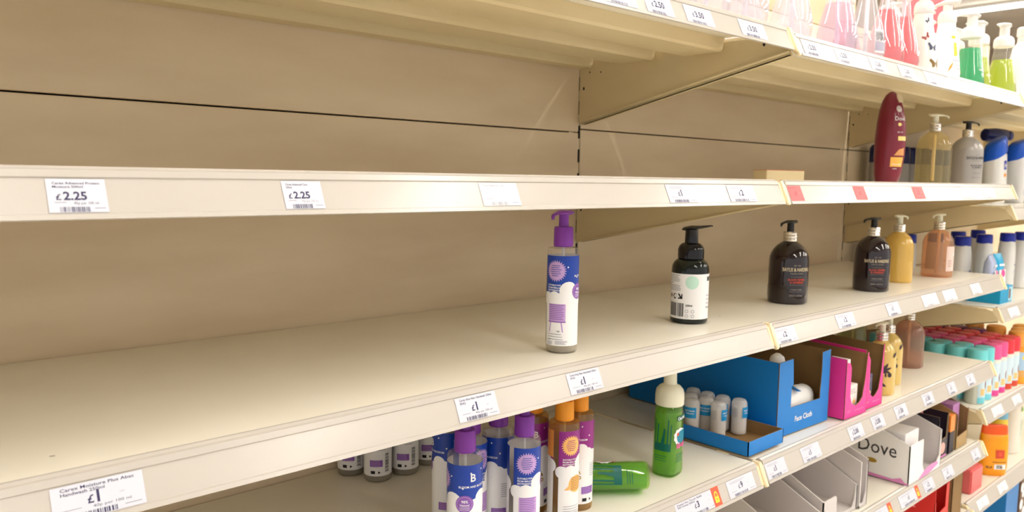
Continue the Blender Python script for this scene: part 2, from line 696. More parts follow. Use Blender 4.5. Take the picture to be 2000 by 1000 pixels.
SH = {}
for b, k, z, D, lab in [
    (1, 'A', 1.8239, .4712, 'top left cream shelf seen from below, ribs showing'),
    (2, 'A', 1.8189, .4693, 'top right cream shelf carrying clear and green bottles'),
    (1, 'B', 1.5720, .4699, 'empty eye-level shelf at left with two £2.25 price tickets'),
    (2, 'B', 1.5716, .4640, 'eye-level shelf at right with dark red shampoo and red tickets'),
    (1, 'C', 1.3270, .4621, 'wide empty cream shelf holding the purple pump bottle'),
    (2, 'C', 1.3219, .4552, 'cream shelf at right holding the two black-brown hand wash bottles'),
    (1, 'D', 1.0782, .4551, 'lower left shelf holding purple-capped and green bottles'),
    (2, 'D', 1.0742, .4473, 'shelf holding the blue and pink display boxes'),
    (2, 'E', 0.8400, .4397, 'shelf holding the grey-white soap display cartons'),
    (1, 'E', 0.8400, .4397, 'lower left shelf under the green bottles, mostly out of view'),
    (2, 'F', 0.6300, .4300, 'lowest right shelf holding the red display box'),
    (3, 'A', 1.8180, .4690, 'top shelf of the far right bay with a big white bottle'),
    (3, 'B', 1.5140, .4640, 'far right bay shelf holding white bottles with slanted blue caps'),
    (3, 'C', 1.2250, .4520, 'far right bay shelf holding the blue carton and navy-capped bottles'),
    (3, 'D', 0.9250, .4300, 'far right bay shelf holding teal-capped and orange bottles'),
    (3, 'E', 0.6350, .4100, 'far right bay shelf holding the orange pouch-shaped bottle'),
    (3, 'F', 0.3500, .4100, 'far right bay lowest shelf with a blue box'),
]:
    SH[(b, k)] = (z, D)
    shelf(b, z, D, lab)

bm = bmesh.new()
box(bm, 1.62, -.012, 2.07, 2.02, -.002, 2.45)
tag(finish(bm, 'header_sign', P('dark_red_sign', (176, 52, 66), .5), smooth=False), 'dark red header sign above the pink and butterfly bottles', 'sign')


# ------------------------------------------------------------------ price tickets
def ticket(b, k, xa, xb, label, name='', price='£1', unit='', style='white', hh=.0285, lines=None, sub=None, lock=False, small=False):
    z, D = SH[(b, k)]
    up_ = Vector((0, .0120, .0267)).normalized()
    org = Vector((xa, -D - .0132, z - .0335))
    wd = xb - xa
    n = Vector((1, 0, 0)).cross(up_)
    p = Print(on_plane(org + n * 0.0003, (1, 0, 0), up_, 0.0003))
    sheet = {'white': white, 'red': red, 'faint': P('faint_ticket', (240, 234, 232), .3)}[style]  # faint sheet: pale colour stands in for glare on washed-out tickets
    p.rect(0, .0008, wd, hh, sheet, 0)
    col = ink if style != 'faint' else inkg
    cw = min(wd * .78, .042)
    if name:
        L = name.split('|')
        for i, s in enumerate(L):
            kx = len(s) / max(len(q) for q in L)
            p.text(s, wd * .10 if not lock else .006, hh - .0044 - i * (.0036 if wd > .05 else .0030), .0025 if wd > .05 else .0019, col, 1, width=wd * (.80 if not small else .55) * kx, bold=.015)
    elif style == 'white':
        p.lines(wd * .1, hh - .004, wd * .6, 2, .0022, inkg, 1, .0006)
    elif style == 'red':
        p.lines(wd * .1, hh - .004, wd * .6, 1, .0022, P('dark_red_ink', (150, 30, 50), .5), 1, .0008)
    if price:
        num = price[1:]
        ph = .0092 if wd > .05 else .0066
        pw = {1: .0036, 4: .0165}.get(len(num), .0048 * len(num)) * (1.0 if wd < .05 else 1.3)
        pu = wd * .5 - (0.002 if len(num) == 1 else 0.010)
        if lock:
            pu = wd * .46
        c2 = col if style != 'red' else P('dark_red_ink', (150, 30, 50), .5)
        p.text('£', pu - (.0070 if wd > .05 else .0052), .0112, .0064 if wd > .05 else .0048, c2, 1, width=.0048 if wd > .05 else .0038, bold=.02)
        p.text(num, pu, .0112, ph, c2, 1, width=pw if len(num) > 1 else None, bold=.03)
        if len(num) == 1:
            p.text('each', wd * .72, .0145, .0014, inkg, 1)
    if unit:
        p.text(unit, wd * .42, .0074, .0022, ink if not small else inkg, 1, width=wd * .42)
    if style != 'red':
        p.rect(wd * .1, .0088, wd * .3, .0094, inkg, 1)
        p.barcode(wd * .18, .0012, wd * .5, .0042, col, 1)
        p.rect(wd * .76, .0038, wd * .95, .0045, inkg, 1)
    if lock:
        u = wd - .0105
        p.rect(u - .0105, -.0012, u + .0105, hh + .001, orange_st, 2)
        p.rect(u - .0055, .005, u + .0055, .0145, yell, 3)
        for i in range(10):
            a0, a1 = pi * i / 10, pi * (i + 1) / 10
            p.poly([(u + .0045 * cos(a0), .0165 + .0065 * sin(a0)), (u + .0045 * cos(a1), .0165 + .0065 * sin(a1)),
                    (u + .0026 * cos(a1), .0165 + .0042 * sin(a1)), (u + .0026 * cos(a0), .0165 + .0042 * sin(a0))], yell, 3)
        p.rect(u - .0045, .0145, u - .0026, .0166, yell, 3)
        p.rect(u + .0026, .0145, u + .0045, .0166, yell, 3)
        p.disc(u, .0105, .0014, orange_st, 4, 10)
    o = p.build('price_ticket', lift=.00008)
    tag(o, label, 'price label', 'price tickets on the shelf edges')
    return o


ticket(1, 'A', -.480, -.415, 'blank-looking white ticket, first on the top shelf edge from the left', price='')
ticket(1, 'A', -.395, -.335, 'white ticket reading £2.50 on the top shelf edge', price='£2.50')
ticket(1, 'A', -.306, -.238, 'white ticket reading £3.50 next right of the £2.50 one, top shelf', price='£3.50')
ticket(1, 'A', -.166, -.092, 'white ticket reading £3.50 closest to the top shelf joint', price='£3.50')
for i, (a, c_, l) in enumerate([(.030, .100, 'first right of the joint'), (.150, .215, 'second right of the joint'), (.290, .365, 'below the clear barcode bottle'), (.425, .505, 'below the pink bottles'),
                                (.56, .64, 'below the butterfly bottle'), (.70, .78, 'below the floral bottle'), (.86, .95, 'below the green bottle'), (1.02, 1.10, 'below the lime bottles')]):
    ticket(2, 'A', a, c_, 'small white ticket on the top right shelf edge, ' + l, price='£2.50' if i < 4 else '£2', style='white' if i < 5 else 'faint')
ticket(1, 'B', -1.0985, -1.057, 'white £2.25 ticket for moisture hand wash, far left of the eye-level shelf', 'Carex Advanced Protect|Moisture 500ml', '£2.25', '45p per 100 ml')
ticket(1, 'B', -.908, -.868, 'white £2.25 ticket for advanced care, second on the eye-level shelf', 'Carex Advanced Care|500ml', '£2.25', '45p per 100 ml', small=True)
ticket(1, 'B', -.672, -.615, 'washed-out ticket in the glare, middle of the eye-level shelf edge', 'Carex Advanced Care', '', '', style='faint', small=True)
ticket(1, 'B', -.330, -.262, 'white £1 ticket on the eye-level shelf edge above the black foam bottle', '', '£1')
ticket(1, 'B', -.176, -.100, 'white £2 ticket on the eye-level shelf edge beside the joint', '', '£2')
for a, c_, l in [(.020, .066, 'nearest the joint'), (.270, .318, 'below the dark red shampoo'), (.553, .61, 'third from the joint, fading in glare')]:
    ticket(2, 'B', a, c_, 'red ticket on the eye-level shelf edge, ' + l, '', '£2', style='red')
ticket(2, 'B', .84, .92, 'faint white ticket in the glare under the grey bottle, left of two', price='', style='faint')
ticket(2, 'B', 1.0, 1.08, 'faint white ticket in the glare under the grey bottle, right of two', price='', style='faint')
ticket(1, 'C', -1.103, -1.0335, 'large white £1 ticket for moisture plus hand wash at bottom left', 'Carex Moisture Plus Abac|Handwash 250ml', '£1', '40p per 100 ml')
ticket(1, 'C', -.697, -.637, 'white £1 ticket for aloe hand wash above the purple-capped bottles', 'Carex Aloe Abac Handwash 250ml|(kit)', '£1', '40p per 100 ml')
ticket(1, 'C', -.515, -.452, 'white £1 ticket above the orange-capped bottles', 'Carex King Abac Handwash 250ml|(kit)', '£1', '40p per 100 ml')
for a, c_, pr, l in [(.012, .085, '£2', 'directly right of the joint'), (.245, .32, '£2', 'below the first black-brown bottle'), (.475, .54, '£1', 'below the second black-brown bottle'),
                     (.67, .76, '£1', 'below the yellow bottle'), (.80, .88, '', 'below the peach bottle'), (.99, 1.06, '£1', 'last before the far bay')]:
    ticket(2, 'C', a, c_, 'white ticket on the shelf edge under the pump bottles, ' + l, price=pr, style='white' if a < .5 else 'faint')
ticket(1, 'D', -.385, -.30, 'white ticket cut by the bottom edge, left of the padlock sticker', '', '')
ticket(1, 'D', -.258, -.140, 'white £3 ticket with an orange padlock sticker on the lower shelf edge', 'Dettol No Touch Refill|E45 Honey 250ml', '£3', lock=True, small=True)
ticket(1, 'D', -.116, -.035, 'white £9 ticket beside the lower shelf joint', '', '£9')
for a, c_, pr, l in [(.020, .088, '£1', 'directly right of the joint'), (.148, .22, '£1', 'below the blue face cloth box'), (.345, .41, '£2.00', 'below the first pink box'),
                     (.455, .515, '£2.00', 'below the second pink box'), (.575, .64, '£1.50', 'below the leaf-patterned bottle'), (.735, .80, '£1.50', 'fifth, below the empty shelf'),
                     (.895, .95, '£1', 'second from the right end'), (1.03, 1.09, '£1', 'at the right end')]:
    ticket(2, 'D', a, c_, 'white ticket on the display box shelf edge, ' + l, price=pr)
for a, c_, pr, l, lk in [(.47, .612, '£1', 'with padlock sticker below the grey cartons', 1), (.655, .772, '£1', 'with padlock sticker below the white soap carton', 1), (.80, .865, '£2', 'below the pink swoosh', 0),
                         (.93, 1.0, '£1', 'below the black box', 0), (1.145, 1.205, '£1', 'at the right end', 0)]:
    ticket(2, 'E', a, c_, 'white ticket on the soap shelf edge, ' + l, price=pr, lock=bool(lk))
for k, l in (('C', 'under the blue carton'), ('D', 'under the teal-capped bottles'), ('E', 'under the orange bottle')):
    ticket(3, k, 1.33, 1.42, 'small white ticket in the far bay ' + l, price='£1', style='faint')
    ticket(3, k, 1.52, 1.60, 'small white ticket in the far bay, second ' + l, price='£1', style='faint')


# ------------------------------------------------------------------ bottle builders
def pump_head(t, z, stem_r, stem_h, length, ang, m, thick=.0032, wide=.008, droop=.004, name='pump_head', dip=.0):
    """stem and flat nozzle; ang: direction of the spout"""
    bm = bmesh.new()
    loft(bm, [(z, stem_r, stem_r), (z + stem_h * .5, stem_r * .96, stem_r * .96), (z + stem_h, stem_r * .95, stem_r * .95)], 20)
    d = Vector((cos(ang), sin(ang), 0))
    zt = z + stem_h
    pts, rad = [], []
    prof = [(-.016, 0.004, wide * .35), (-.013, .0012, wide * .9), (-.004, 0.0012, wide * 1.15), (.006, .0018, wide * 1.05), (length * .55, .0012, wide * .62), (length * .9, -droop * .45, wide * .48), (length, -droop, wide * .34)]
    for a, h, r in prof:
        pts.append(d * a * (1 if a > 0 else wide / .008) + Vector((0, 0, zt + h)))
        rad.append(r)
    tube(bm, pts, rad, 14, thick / wide)
    tube(bm, [pts[-2] + Vector((0, 0, -.0008)), pts[-1] + Vector((0, 0, -.001)), pts[-1] + Vector((0, 0, -.005))], [wide * .3, wide * .3, wide * .26], 10, 1.0)
    return finish(bm, name, m, t)


def bloom(kind, label, group):
    """slim cylinder bottle with collar, pump and wrap-round illustrated label"""
    t = thing('pump_bottle', label, 'bottle', group=group)
    r, h = .0222, .148
    bm = bmesh.new()
    loft(bm, [(0, r * .9, r * .9), (.0015, r * .98, r * .98), (.004, r, r), (h - .004, r, r), (h - .001, r * .96, r * .96), (h, r * .86, r * .86), (h, .0125, .0125), (h + .004, .012, .012)], 40)
    finish(bm, 'body', clearm if kind == 'purple' else amberc, t)
    bm = bmesh.new()
    loft(bm, [(.002, r * .86, r * .86), (.006, r * .93, r * .93), (.012, r * .93, r * .93), (.0121, r * .4, r * .4)], 32)
    finish(bm, 'base_glass', shell('thick_clear_base', (232, 226, 210), .45), t)
    cap = purple_pl if kind == 'purple' else orange_pl
    bm = bmesh.new()
    loft(bm, [(h + .001, .0128, .0128), (h + .002, .0137, .0137), (h + .027, .0134, .0134), (h + .029, .0124, .0124), (h + .029, .007, .007)], 32)
    finish(bm, 'collar', cap, t)
    pump_head(t, h + .028, .0072, .019, .026, pi * .93, cap, droop=.0025, wide=.0085)
    bm = bmesh.new()
    tube(bm, [(0, 0, .012), (0, 0, h)], .0022, 8)
    finish(bm, 'dip_tube', white_pl, t)
    # label: u=0 is the -Y side (front); sun panel sits 90 degrees to the left
    p = Print(on_cyl(r), .0028)
    q = lambda deg: radians(deg) * r
    top = blueP if kind == 'purple' else purpP
    sun = lilac if kind == 'purple' else peachL
    v0, v1 = .0115, .1375
    p.rect(q(-140), v0, q(198), v1, whiteL, 0)
    p.rect(q(-140), .082, q(198), v1, top, 1)
    # clouds eat into the coloured field
    for cu, cv, cr in [(-130, .078, .009), (-118, .076, .009), (-96, .079, .009), (-72, .077, .009), (-44, .089, .013), (-16, .084, .009), (8, .078, .008), (34, .083, .011), (60, .094, .010),
                       (84, .088, .010), (110, .084, .010), (136, .084, .010), (160, .090, .011), (184, .086, .010)]:
        p.disc(q(cu), cv, cr, whiteL, 2, 16)
    # notches of colour below the line between the clouds
    for cu in (-56, 0, 22):
        p.disc(q(cu), .079, .004, top, 1, 10)
    # sun with rays and text lines
    su = q(-92)
    p.star(su, .1165, .0118, .0155, 26, sun, 2)
    p.disc(su, .1165, .0118, sun, 2, 24)
    for i in range(6):
        wdt = .017 * (1 - abs(i - 2.5) * .12)
        p.rect(su - wdt / 2, .1235 - i * .0028, su + wdt / 2 - .002 * (i % 2), .1235 - i * .0028 + .0008, top, 4)
    for i, s in enumerate(('SUITABLE FOR EVERYONE,', 'FROM BRILLIANT', 'BESTFRIENDS TO', 'MIGHTY MATES')):
        p.text(s, q(-125), .0955 - i * .0036, .0022, whiteL, 3, bold=.02)
    # easel board with lines and legs
    if kind == 'purple':
        eu = q(-88)
        p.rect(eu - .012, .046, eu + .013, .0705, lilac, 3)
        p.rect(eu - .0125, .0445, eu + .0135, .046, violet, 3)
        for i in range(9):
            p.rect(eu - .0105, .0685 - i * .0025, eu + .011 - .003 * random.random(), .0685 - i * .0025 + .0009, violet, 4)
        p.poly([(eu - .0095, .0445), (eu - .0078, .0445), (eu - .0092, .031), (eu - .0108, .031)], lilac, 3)
        p.poly([(eu + .0065, .0445), (eu + .0082, .0445), (eu + .0102, .031), (eu + .0086, .031)], lilac, 3)
        p.text('ogo', eu + .001, .0315, .0022, inkb, 4)
    else:
        p.disc(q(-70), .060, .0125, peachL, 3, 20)
        for i in range(8):
            p.rect(q(-70) - .009, .069 - i * .0025, q(-70) + .009, .069 - i * .0025 + .0008, P('brown_ink', (150, 90, 40), .5), 4)
        p.poly([(q(-118), .052), (q(-98), .060), (q(-98), .052)], peachL, 3)
        p.rect(q(150), .098, q(198), v1, orangeL, 3)
        p.text('CHA', q(18), .058, .005, gold, 4, bold=.04)
        p.text('AND', q(18), .050, .005, gold, 4, bold=.04)
    p.lines(q(-120), .0275, .026, 3, .0036, inkg, 3, .0007)
    p.text('BLOOM', q(-124), .0192, .0013, inkb, 3)
    p.lines(q(-124), .0170, .010, 4, .0014, inkg, 3, .0005)
    p.lines(q(-90), .0180, .018, 4, .0014, inkg, 3, .0005)
    # front logo, roundel, stars
    p.text('B', q(26), .1165, .0095, whiteL, 3, 'c', bold=.02)
    p.text('BLOOM AND BLOSSOM', q(30), .1085, .0026, whiteL, 3, 'c', bold=.02)
    for a, v in ((-8, .108), (18, .127), (60, .130), (-48, .122), (90, .116)):
        p.star(q(a), v, .0008, .0016, 5, whiteL, 3)
    ru = q(-2)
    rd = violet if kind == 'purple' else orangeL
    p.disc(ru, .088, .0112, rd, 4, 26)
    p.disc(ru, .088, .0095, lilac if kind == 'purple' else peachL, 5, 26)
    p.disc(ru, .088, .0090, rd, 6, 26)
    p.text('98%', ru, .0895, .0034, whiteL, 7, 'c', bold=.02)
    p.text('Natural', ru, .0855, .0026, whiteL, 7, 'c', bold=.02)
    for i in range(3):
        p.rect(ru - .006, .0838 - i * .0016, ru + .006, .0842 - i * .0016, whiteL, 7)
    # back panel: lines, barcode, purple block
    p.lines(q(96), .072, .015, 7, .003, inkg, 3, .0008)
    p.rect(q(62), .027, q(115), .038, violet, 3)
    p.lines(q(66), .0355, .016, 4, .0025, lilac, 4, .0007)
    p.rect(q(66), .0155, q(84), .0205, inkb, 3)
    p.star(q(100), .0178, .0014, .0027, 3, inkb, 3)
    for i in range(14):
        p.rect(q(126), .018 + i * .0022, q(144), .018 + i * .0022 + random.choice((.0008, .0013)), inkb, 3)
    p.build('label', t)
    return t


# shelf C, near bay
bl = bloom('purple', 'tall clear bottle with purple pump standing alone on the wide empty shelf', 'illustrated slim bottles with purple pumps')
bl.location = (-.443, -.386, 1.3270)
bl.rotation_euler[2] = radians(21)
zD1 = 1.0782
G = 'illustrated slim bottles with purple pumps'
for x, y, a, l in [(-.629, -.401, -37, 'front bottle with purple cap under the aloe ticket, white B on its blue label'),
                   (-.529, -.404, 60, 'purple-capped bottle whose lilac sun faces out, left of the orange ones'),
                   (-.570, -.290, -133, 'purple-capped bottle leftmost of the cluster, half behind the B bottle'),
                   (-.578, -.350, 95, 'purple-capped bottle behind and between the two front purple ones'),
                   (-.528, -.350, -125, 'purple-capped bottle right behind the lilac sun bottle')]:
    dup(bl, l, (x, y, zD1), radians(a), G)
for i, (x, y, a, l) in enumerate([(-.575, -.035, -133, 'back row bottle in shade, leftmost'), (-.543, -.045 + .0, -128, ''), (-.505, -.090, -133, 'back row bottle in shade, foremost'),
                                  (-.497, -.030, -100, 'back row bottle in shade, between two others against the panel'), (-.450, -.078, -125, 'back row bottle in shade, rightmost')]):
    if not l:
        x, y, l = -.534, -.062, 'back row bottle in shade, second from the left'
        x, y = -.556, -.086
    dup(bl, l, (x, y, zD1), radians(a), G)
ob = bloom('orange', 'front orange-capped bottle with an amber body and peach sun label', 'illustrated slim bottles with orange pumps')
ob.location = (-.437, -.390, zD1)
ob.rotation_euler[2] = radians(76)
dup(ob, 'orange-capped bottle behind, its purple label turned left', (-.446, -.336, zD1), radians(-60), 'illustrated slim bottles with orange pumps')
dup(ob, 'orange-capped bottle showing an orange label edge, nearest the lying green bottle', (-.386, -.372, zD1), radians(-95), 'illustrated slim bottles with orange pumps')


def black_foamer():
    t = thing('foam_pump_bottle', 'squat black foam pump bottle with white label on the wide shelf', 'bottle', (-.099, -.360, 1.3270))
    r = .0318
    bm = bmesh.new()
    loft(bm, [(0, r * .9, r * .9), (.003, r, r), (.090, r, r), (.098, r * .97, r * .97), (.104, r * .88, r * .88), (.109, r * .72, r * .72), (.110, .019, .019)], 48)
    finish(bm, 'body', P('dark_green_black_gloss', (16, 24, 20), .12), t)
    bm = bmesh.new()
    loft(bm, [(.109, .0205, .0205), (.111, .0222, .0222), (.126, .0222, .0222), (.132, .020, .020), (.136, .016, .016), (.1375, .012, .012)], 32)
    finish(bm, 'collar', black_gl, t)
    bm = bmesh.new()
    loft(bm, [(.137, .0115, .0115), (.158, .0108, .0108), (.160, .0115, .0115)], 24)
    d = Vector((.80, -.60, 0))
    tube(bm, [d * -.017 + Vector((0, 0, .1595)), d * -.013 + Vector((0, 0, .161)), Vector((0, 0, .163)), d * .014 + Vector((0, 0, .164)), d * .032 + Vector((0, 0, .1665)), d * .036 + Vector((0, 0, .1665))],
         [.003, .010, .0135, .010, .0055, .004], 16, .30)
    finish(bm, 'pump_head', black_gl, t)
    p = Print(on_cyl(r), .0035)
    q = lambda deg: radians(deg) * r
    p.rect(q(-132), .009, q(110), .086, whiteL, 0)
    p.lines(q(-128), .083, .026, 5, .0026, inkg, 2, .0009)
    p.lines(q(-128), .0695, .011, 1, .002, inkb, 2, .0007)
    p.lines(q(-128), .0650, .028, 4, .0026, inkg, 2, .0009)
    p.disc(q(-48), .072, .0115, mint, 1, 24)
    p.disc(q(-121), .0475, .0042, P('tan_print', (196, 176, 160), .5), 2, 16)
    p.star(q(-121), .0475, .001, .0026, 4, inkb, 3)
    p.disc(q(-103), .0475, .0042, inkb, 2, 16)
    p.disc(q(-101), .0475, .0030, whiteL, 3, 12)
    p.rect(q(-107), .0425, q(-99), .0436, inkb, 4)
    p.poly([(q(-91), .0510), (q(-88), .0530), (q(-80), .0470), (q(-80), .0515), (q(-76), .0515), (q(-76), .0430), (q(-91), .0430), (q(-91), .0452), (q(-84), .0452)], inkb, 2)
    p.barcode(q(-126), .013, .017, .023, inkb, 2)
    p.barcode(q(-93), .013, .012, .023, inkb, 2)
    p.text('250ml', q(-66), .031, .0032, inkb, 2, bold=.03)
    for a in (-62, -44):
        for v in (.0145, .0225):
            p.disc(q(a), v, .0028, inkg, 2, 14)
            p.disc(q(a), v, .0021, whiteL, 3, 14)
    p.text('BEYOND', q(6), .0745, .0065, inkb, 2, bold=.04)
    for i, s in enumerate(('Hand & Body', 'Wash', 'Mint &', 'Bergamot')):
        p.text(s, q(4), .0480 - i * .0068, .0036, inkg if i < 3 else inkb, 2)
    p.build('label', t)
    return t


black_foamer()


def apoth(kind, label, loc, rz=0.0, body=None, head=None, r=.0395, group='round-shouldered hand wash bottles', spout=pi * .96, H_=.128, shortstem=False, liquid=None, headless=False):
    """round-shouldered bottle, foil collar, small pump"""
    t = thing('hand_wash_bottle', label, 'bottle', loc, rz, group)
    s = H_ / .128
    prof = [(0, r * .93), (.003, r * .995), (.006, r), (.088 * s, r), (.096 * s, r * .975), (.104 * s, r * .91), (.111 * s, r * .81), (.118 * s, r * .66), (.123 * s, r * .50), (.1265 * s, r * .36), (.128 * s, .0125)]
    bm = bmesh.new()
    loft(bm, [(z, a, a) for z, a in prof], 48)
    finish(bm, 'body', body, t)
    if liquid:
        bm = bmesh.new()
        loft(bm, [(z + .001 if z < .01 else z, a - .0012, a - .0012) for z, a in prof[:-4]], 40)
        finish(bm, 'liquid', liquid, t)
    bm = bmesh.new()
    n = 28
    for zi, (za, zb) in enumerate(((.1275 * s, .1345 * s), (.1345 * s, .1415 * s), (.1415 * s, .1475 * s))):
        loft(bm, [(za, .0132, .0132), ((za + zb) / 2, .0143, .0143), (zb, .0132, .0132)], n, cap=True)
    finish(bm, 'foil_collar', silver, t, smooth=False)
    if not headless:
        pump_head(t, .1475 * s, .0072, .0185, .031, spout - rz, head, wide=.0085, droop=.003)
    if kind in ('clear',):
        bm = bmesh.new()
        tube(bm, [(0, 0, .008), (0, 0, .127)], .0045, 12)
        finish(bm, 'dip_tube', P('milky_tube', (222, 200, 158), .3), t)
    return t


def baylis_print(t, r, main, accent, sub, back=True):
    p = Print(on_cyl(r), .003)
    q = lambda deg: radians(deg) * r
    c = q(-10)
    p.text('EST. 1975', c, .0790, .0024, sub, 1, 'c')
    p.text('BAYLIS & HARDING', c, .0685, .0072, main, 1, 'c', width=.058, bold=.015)
    p.text('ENGLAND', c, .0625, .0030, sub, 1, 'c', spacing=1.5)
    p.rect(c - .013, .0570, c + .013, .0573, sub, 1)
    p.text('BLACK PEPPER', c, .0495, .0038, accent, 1, 'c', bold=.02)
    p.text('& GINSENG', c, .0440, .0038, accent, 1, 'c', bold=.02)
    p.rect(c - .015, .0405, c + .015, .0408, sub, 1)
    p.text('HAND WASH', c, .0300, .0027, sub, 1, 'c')
    p.rect(c - .015, .0270, c + .015, .0273, sub, 1)
    p.text('500ml e 16.9 fl.oz', c, .0175, .0034, sub, 1, 'c', width=.028)
    if back:
        p.rect(q(-138), .012, q(-124), .036, sub, 1)
        for i in range(9):
            p.rect(q(-136), .014 + i * .0022, q(-126), .0147 + i * .0022, inkb, 2)
        p.rect(q(-138), .062, q(-124), .074, sub, 1)
        p.lines(q(-138), .056, .010, 6, .0026, sub, 1, .0008)
    p.build('print', t)


darkbr = P('dark_brown_gloss', (30, 14, 18), .10, coat=.5)
goldp = P('pale_gold_print', (214, 196, 160), .4)
redp = P('red_orange_print', (214, 72, 44), .5)
sandp = P('dim_beige_print', (170, 160, 146), .5)
b1 = apoth('dark', 'dark brown-black hand wash bottle with red lettering, nearer of the pair', (.282, -.337, 1.3219), radians(-26), darkbr, black_pl)
baylis_print(b1, .0395, goldp, redp, sandp)
dup(b1, 'dark brown-black hand wash bottle with red lettering, further of the pair beside the yellow one', (.616, -.365, 1.3219), radians(-38))
ylw = P('pearly_yellow_liquid', (216, 174, 82), .22, coat=.4)
yb = apoth('yellow', 'pearly yellow hand wash bottle with ivory pump behind the dark bottle', (.838, -.335, 1.3219), 0, ylw, cream_pl, r=.036, spout=-.2)
p = Print(on_cyl(.036), .003)
p.rect(radians(40) * .036, .018, radians(62) * .036, .042, whiteL, 1)
p.lines(radians(-30) * .036, .085, .022, 8, .004, P('amber_print', (190, 150, 50), .5), 1, .0008)
p.build('print', yb)
peach = shell('peach_clear_plastic', (248, 214, 186), .22)
pinkb = apoth('clear', 'see-through peach hand wash bottle with a flower label, rightmost on its shelf', (1.051, -.355, 1.3219), 0, peach, cream_pl, r=.0385, spout=pi * .93)
p = Print(on_cyl(.0385), .003)
mauv = P('mauve_print', (128, 84, 84), .5)
blush = P('blush_print', (232, 206, 196), .5)
p.rect(radians(-38) * .0385, .018, radians(60) * .0385, .084, blush, 1)
p.disc(radians(22) * .0385, .058, .0075, mauv, 2, 16)
for k in range(7):
    a = 2 * pi * k / 7
    p.disc(radians(22) * .0385 + .011 * cos(a), .058 + .011 * sin(a), .0055, whiteL if k % 2 else blush, 1.5, 12)
p.lines(radians(-30) * .0385, .046, .016, 5, .004, mauv, 2, .0010)
p.disc(radians(40) * .0385, .033, .007, whiteL, 2, 14)
p.build('print', pinkb)

# shelf B, right bay
cl = apoth('clear', 'see-through yellowish hand wash bottle right of the dark red shampoo', (.960, -.360, 1.5716), 0, shell('pale_yellow_clear', (246, 236, 200), .14), cream_pl, r=.0420, H_=.136, spout=-.9, shortstem=True)
p = Print(on_cyl(.042), .003)
tan = P('tan_print2', (150, 132, 96), .5)
p.lines(radians(8) * .042, .090, .018, 6, .0042, tan, 1, .0014)
p.lines(radians(8) * .042, .055, .016, 5, .0038, tan, 1, .0012)
p.rect(radians(6) * .042, .022, radians(22) * .042, .036, tan, 1)
p.lines(radians(-100) * .042, .090, .016, 12, .005, tan, 1, .0010)
p.build('print', cl)
gr = apoth('grey', 'satin grey hand wash bottle with black pump beside the see-through one', (1.165, -.372, 1.5716), -.35, P('satin_grey', (168, 162, 156), .3, .2), black_pl, r=.0405, H_=.130, spout=-.6)
baylis_print(gr, .0405, P('charcoal_print', (70, 66, 66), .5), P('charcoal_print', (70, 66, 66), .5), P('mid_grey_print', (122, 116, 112), .5), back=False)


def red_shampoo():
    t = thing('shampoo_bottle', 'tall dark red oval shampoo bottle with white logo on the eye-level shelf', 'bottle', (.668, -.365, 1.5716), radians(-24))
    bm = bmesh.new()
    R = [(0, .026, .016), (.004, .0285, .0185), (.02, .031, .0225), (.06, .0345, .0255), (.10, .0355, .0265), (.14, .0325, .0245), (.17, .0275, .0205), (.19, .0215, .016), (.203, .0145, .0105), (.210, .0075, .0055), (.2125, .002, .0015)]
    loft(bm, [(z, a * .95, b_ * 1.2, 2.2, .004 * sin(z * 14), 0) for z, a, b_ in R], 48)
    finish(bm, 'body', P('deep_red_plastic', (122, 22, 44), .3, coat=.2), t)

    def fn(u, v, l):
        for (za, a1, b1_), (zb, a2, b2_) in zip(R, R[1:]):
            if za <= v <= zb:
                k = (v - za) / (zb - za)
                a, b_ = a1 + (a2 - a1) * k, b1_ + (b2_ - b1_) * k
                break
        else:
            a, b_ = R[-1][1:]
        a, b_ = a * .95 + .0006 + l, b_ * 1.2 + .0006 + l
        th = u / .03 - pi / 2
        c, s = cos(th), sin(th)
        return Vector((a * math.copysign(abs(c) ** .91, c) + .004 * sin(v * 14), b_ * math.copysign(abs(s) ** .91, s), v))
    p = Print(fn, .003)
    p.disc(-.002, .171, .0075, P('silver_print', (210, 196, 190), .3), 1, 18)
    p.text('Dove', -.013, .144, .0095, whiteL, 1, width=.026, bold=.0)
    p.disc(-.003, .135, .0040, P('cream_gold', (244, 214, 130), .4), 1, 12)
    p.text('dry oil', -.008, .116, .0032, whiteL, 1)
    p.rect(-.006, .098, .014, .108, P('cream_gold', (244, 214, 130), .4), 1)
    p.poly([(-.012, .064), (.012, .064), (.010, .082), (-.002, .078)], P('ochre_print', (214, 150, 90), .4), 1)
    p.rect(-.018, .038, .010, .060, P('amber_gold', (244, 182, 80), .4), 2)
    p.text('Nourish', -.004, .042, .0042, whiteL, 3, 'c')
    p.lines(-.011, .033, .012, 1, .003, whiteL, 1, .001)
    p.build('label', t)
    bm = bmesh.new()
    loft(bm, [(.186, .0125, .0115), (.196, .0098, .0095), (.204, .006, .0055), (.2065, .002, .002)], 16, M4=Matrix.Translation((.0085, -.0105, 0)))
    finish(bm, 'cap_edge', P('pearl_plastic', (226, 206, 170), .3), t)


red_shampoo()

# soap carton lying at the back
t = thing('soap_carton', 'small cream carton with orange-pink top lying behind the shelf joint', 'carton', (.425, -.225, 1.5716), radians(-12))
bm = bmesh.new(); box(bm, -.062, -.02, 0, .062, .02, .0245)
bmesh.ops.bevel(bm, geom=bm.edges[:], offset=.0012, segments=2, affect='EDGES')
finish(bm, 'carton_body', P('cream_card', (248, 226, 178), .5), t, smooth=False)
bm = bmesh.new(); box(bm, -.0615, -.0195, .0246, .0615, .0195, .0256)
finish(bm, 'carton_top', P('salmon_card', (240, 150, 120), .5), t, smooth=False)


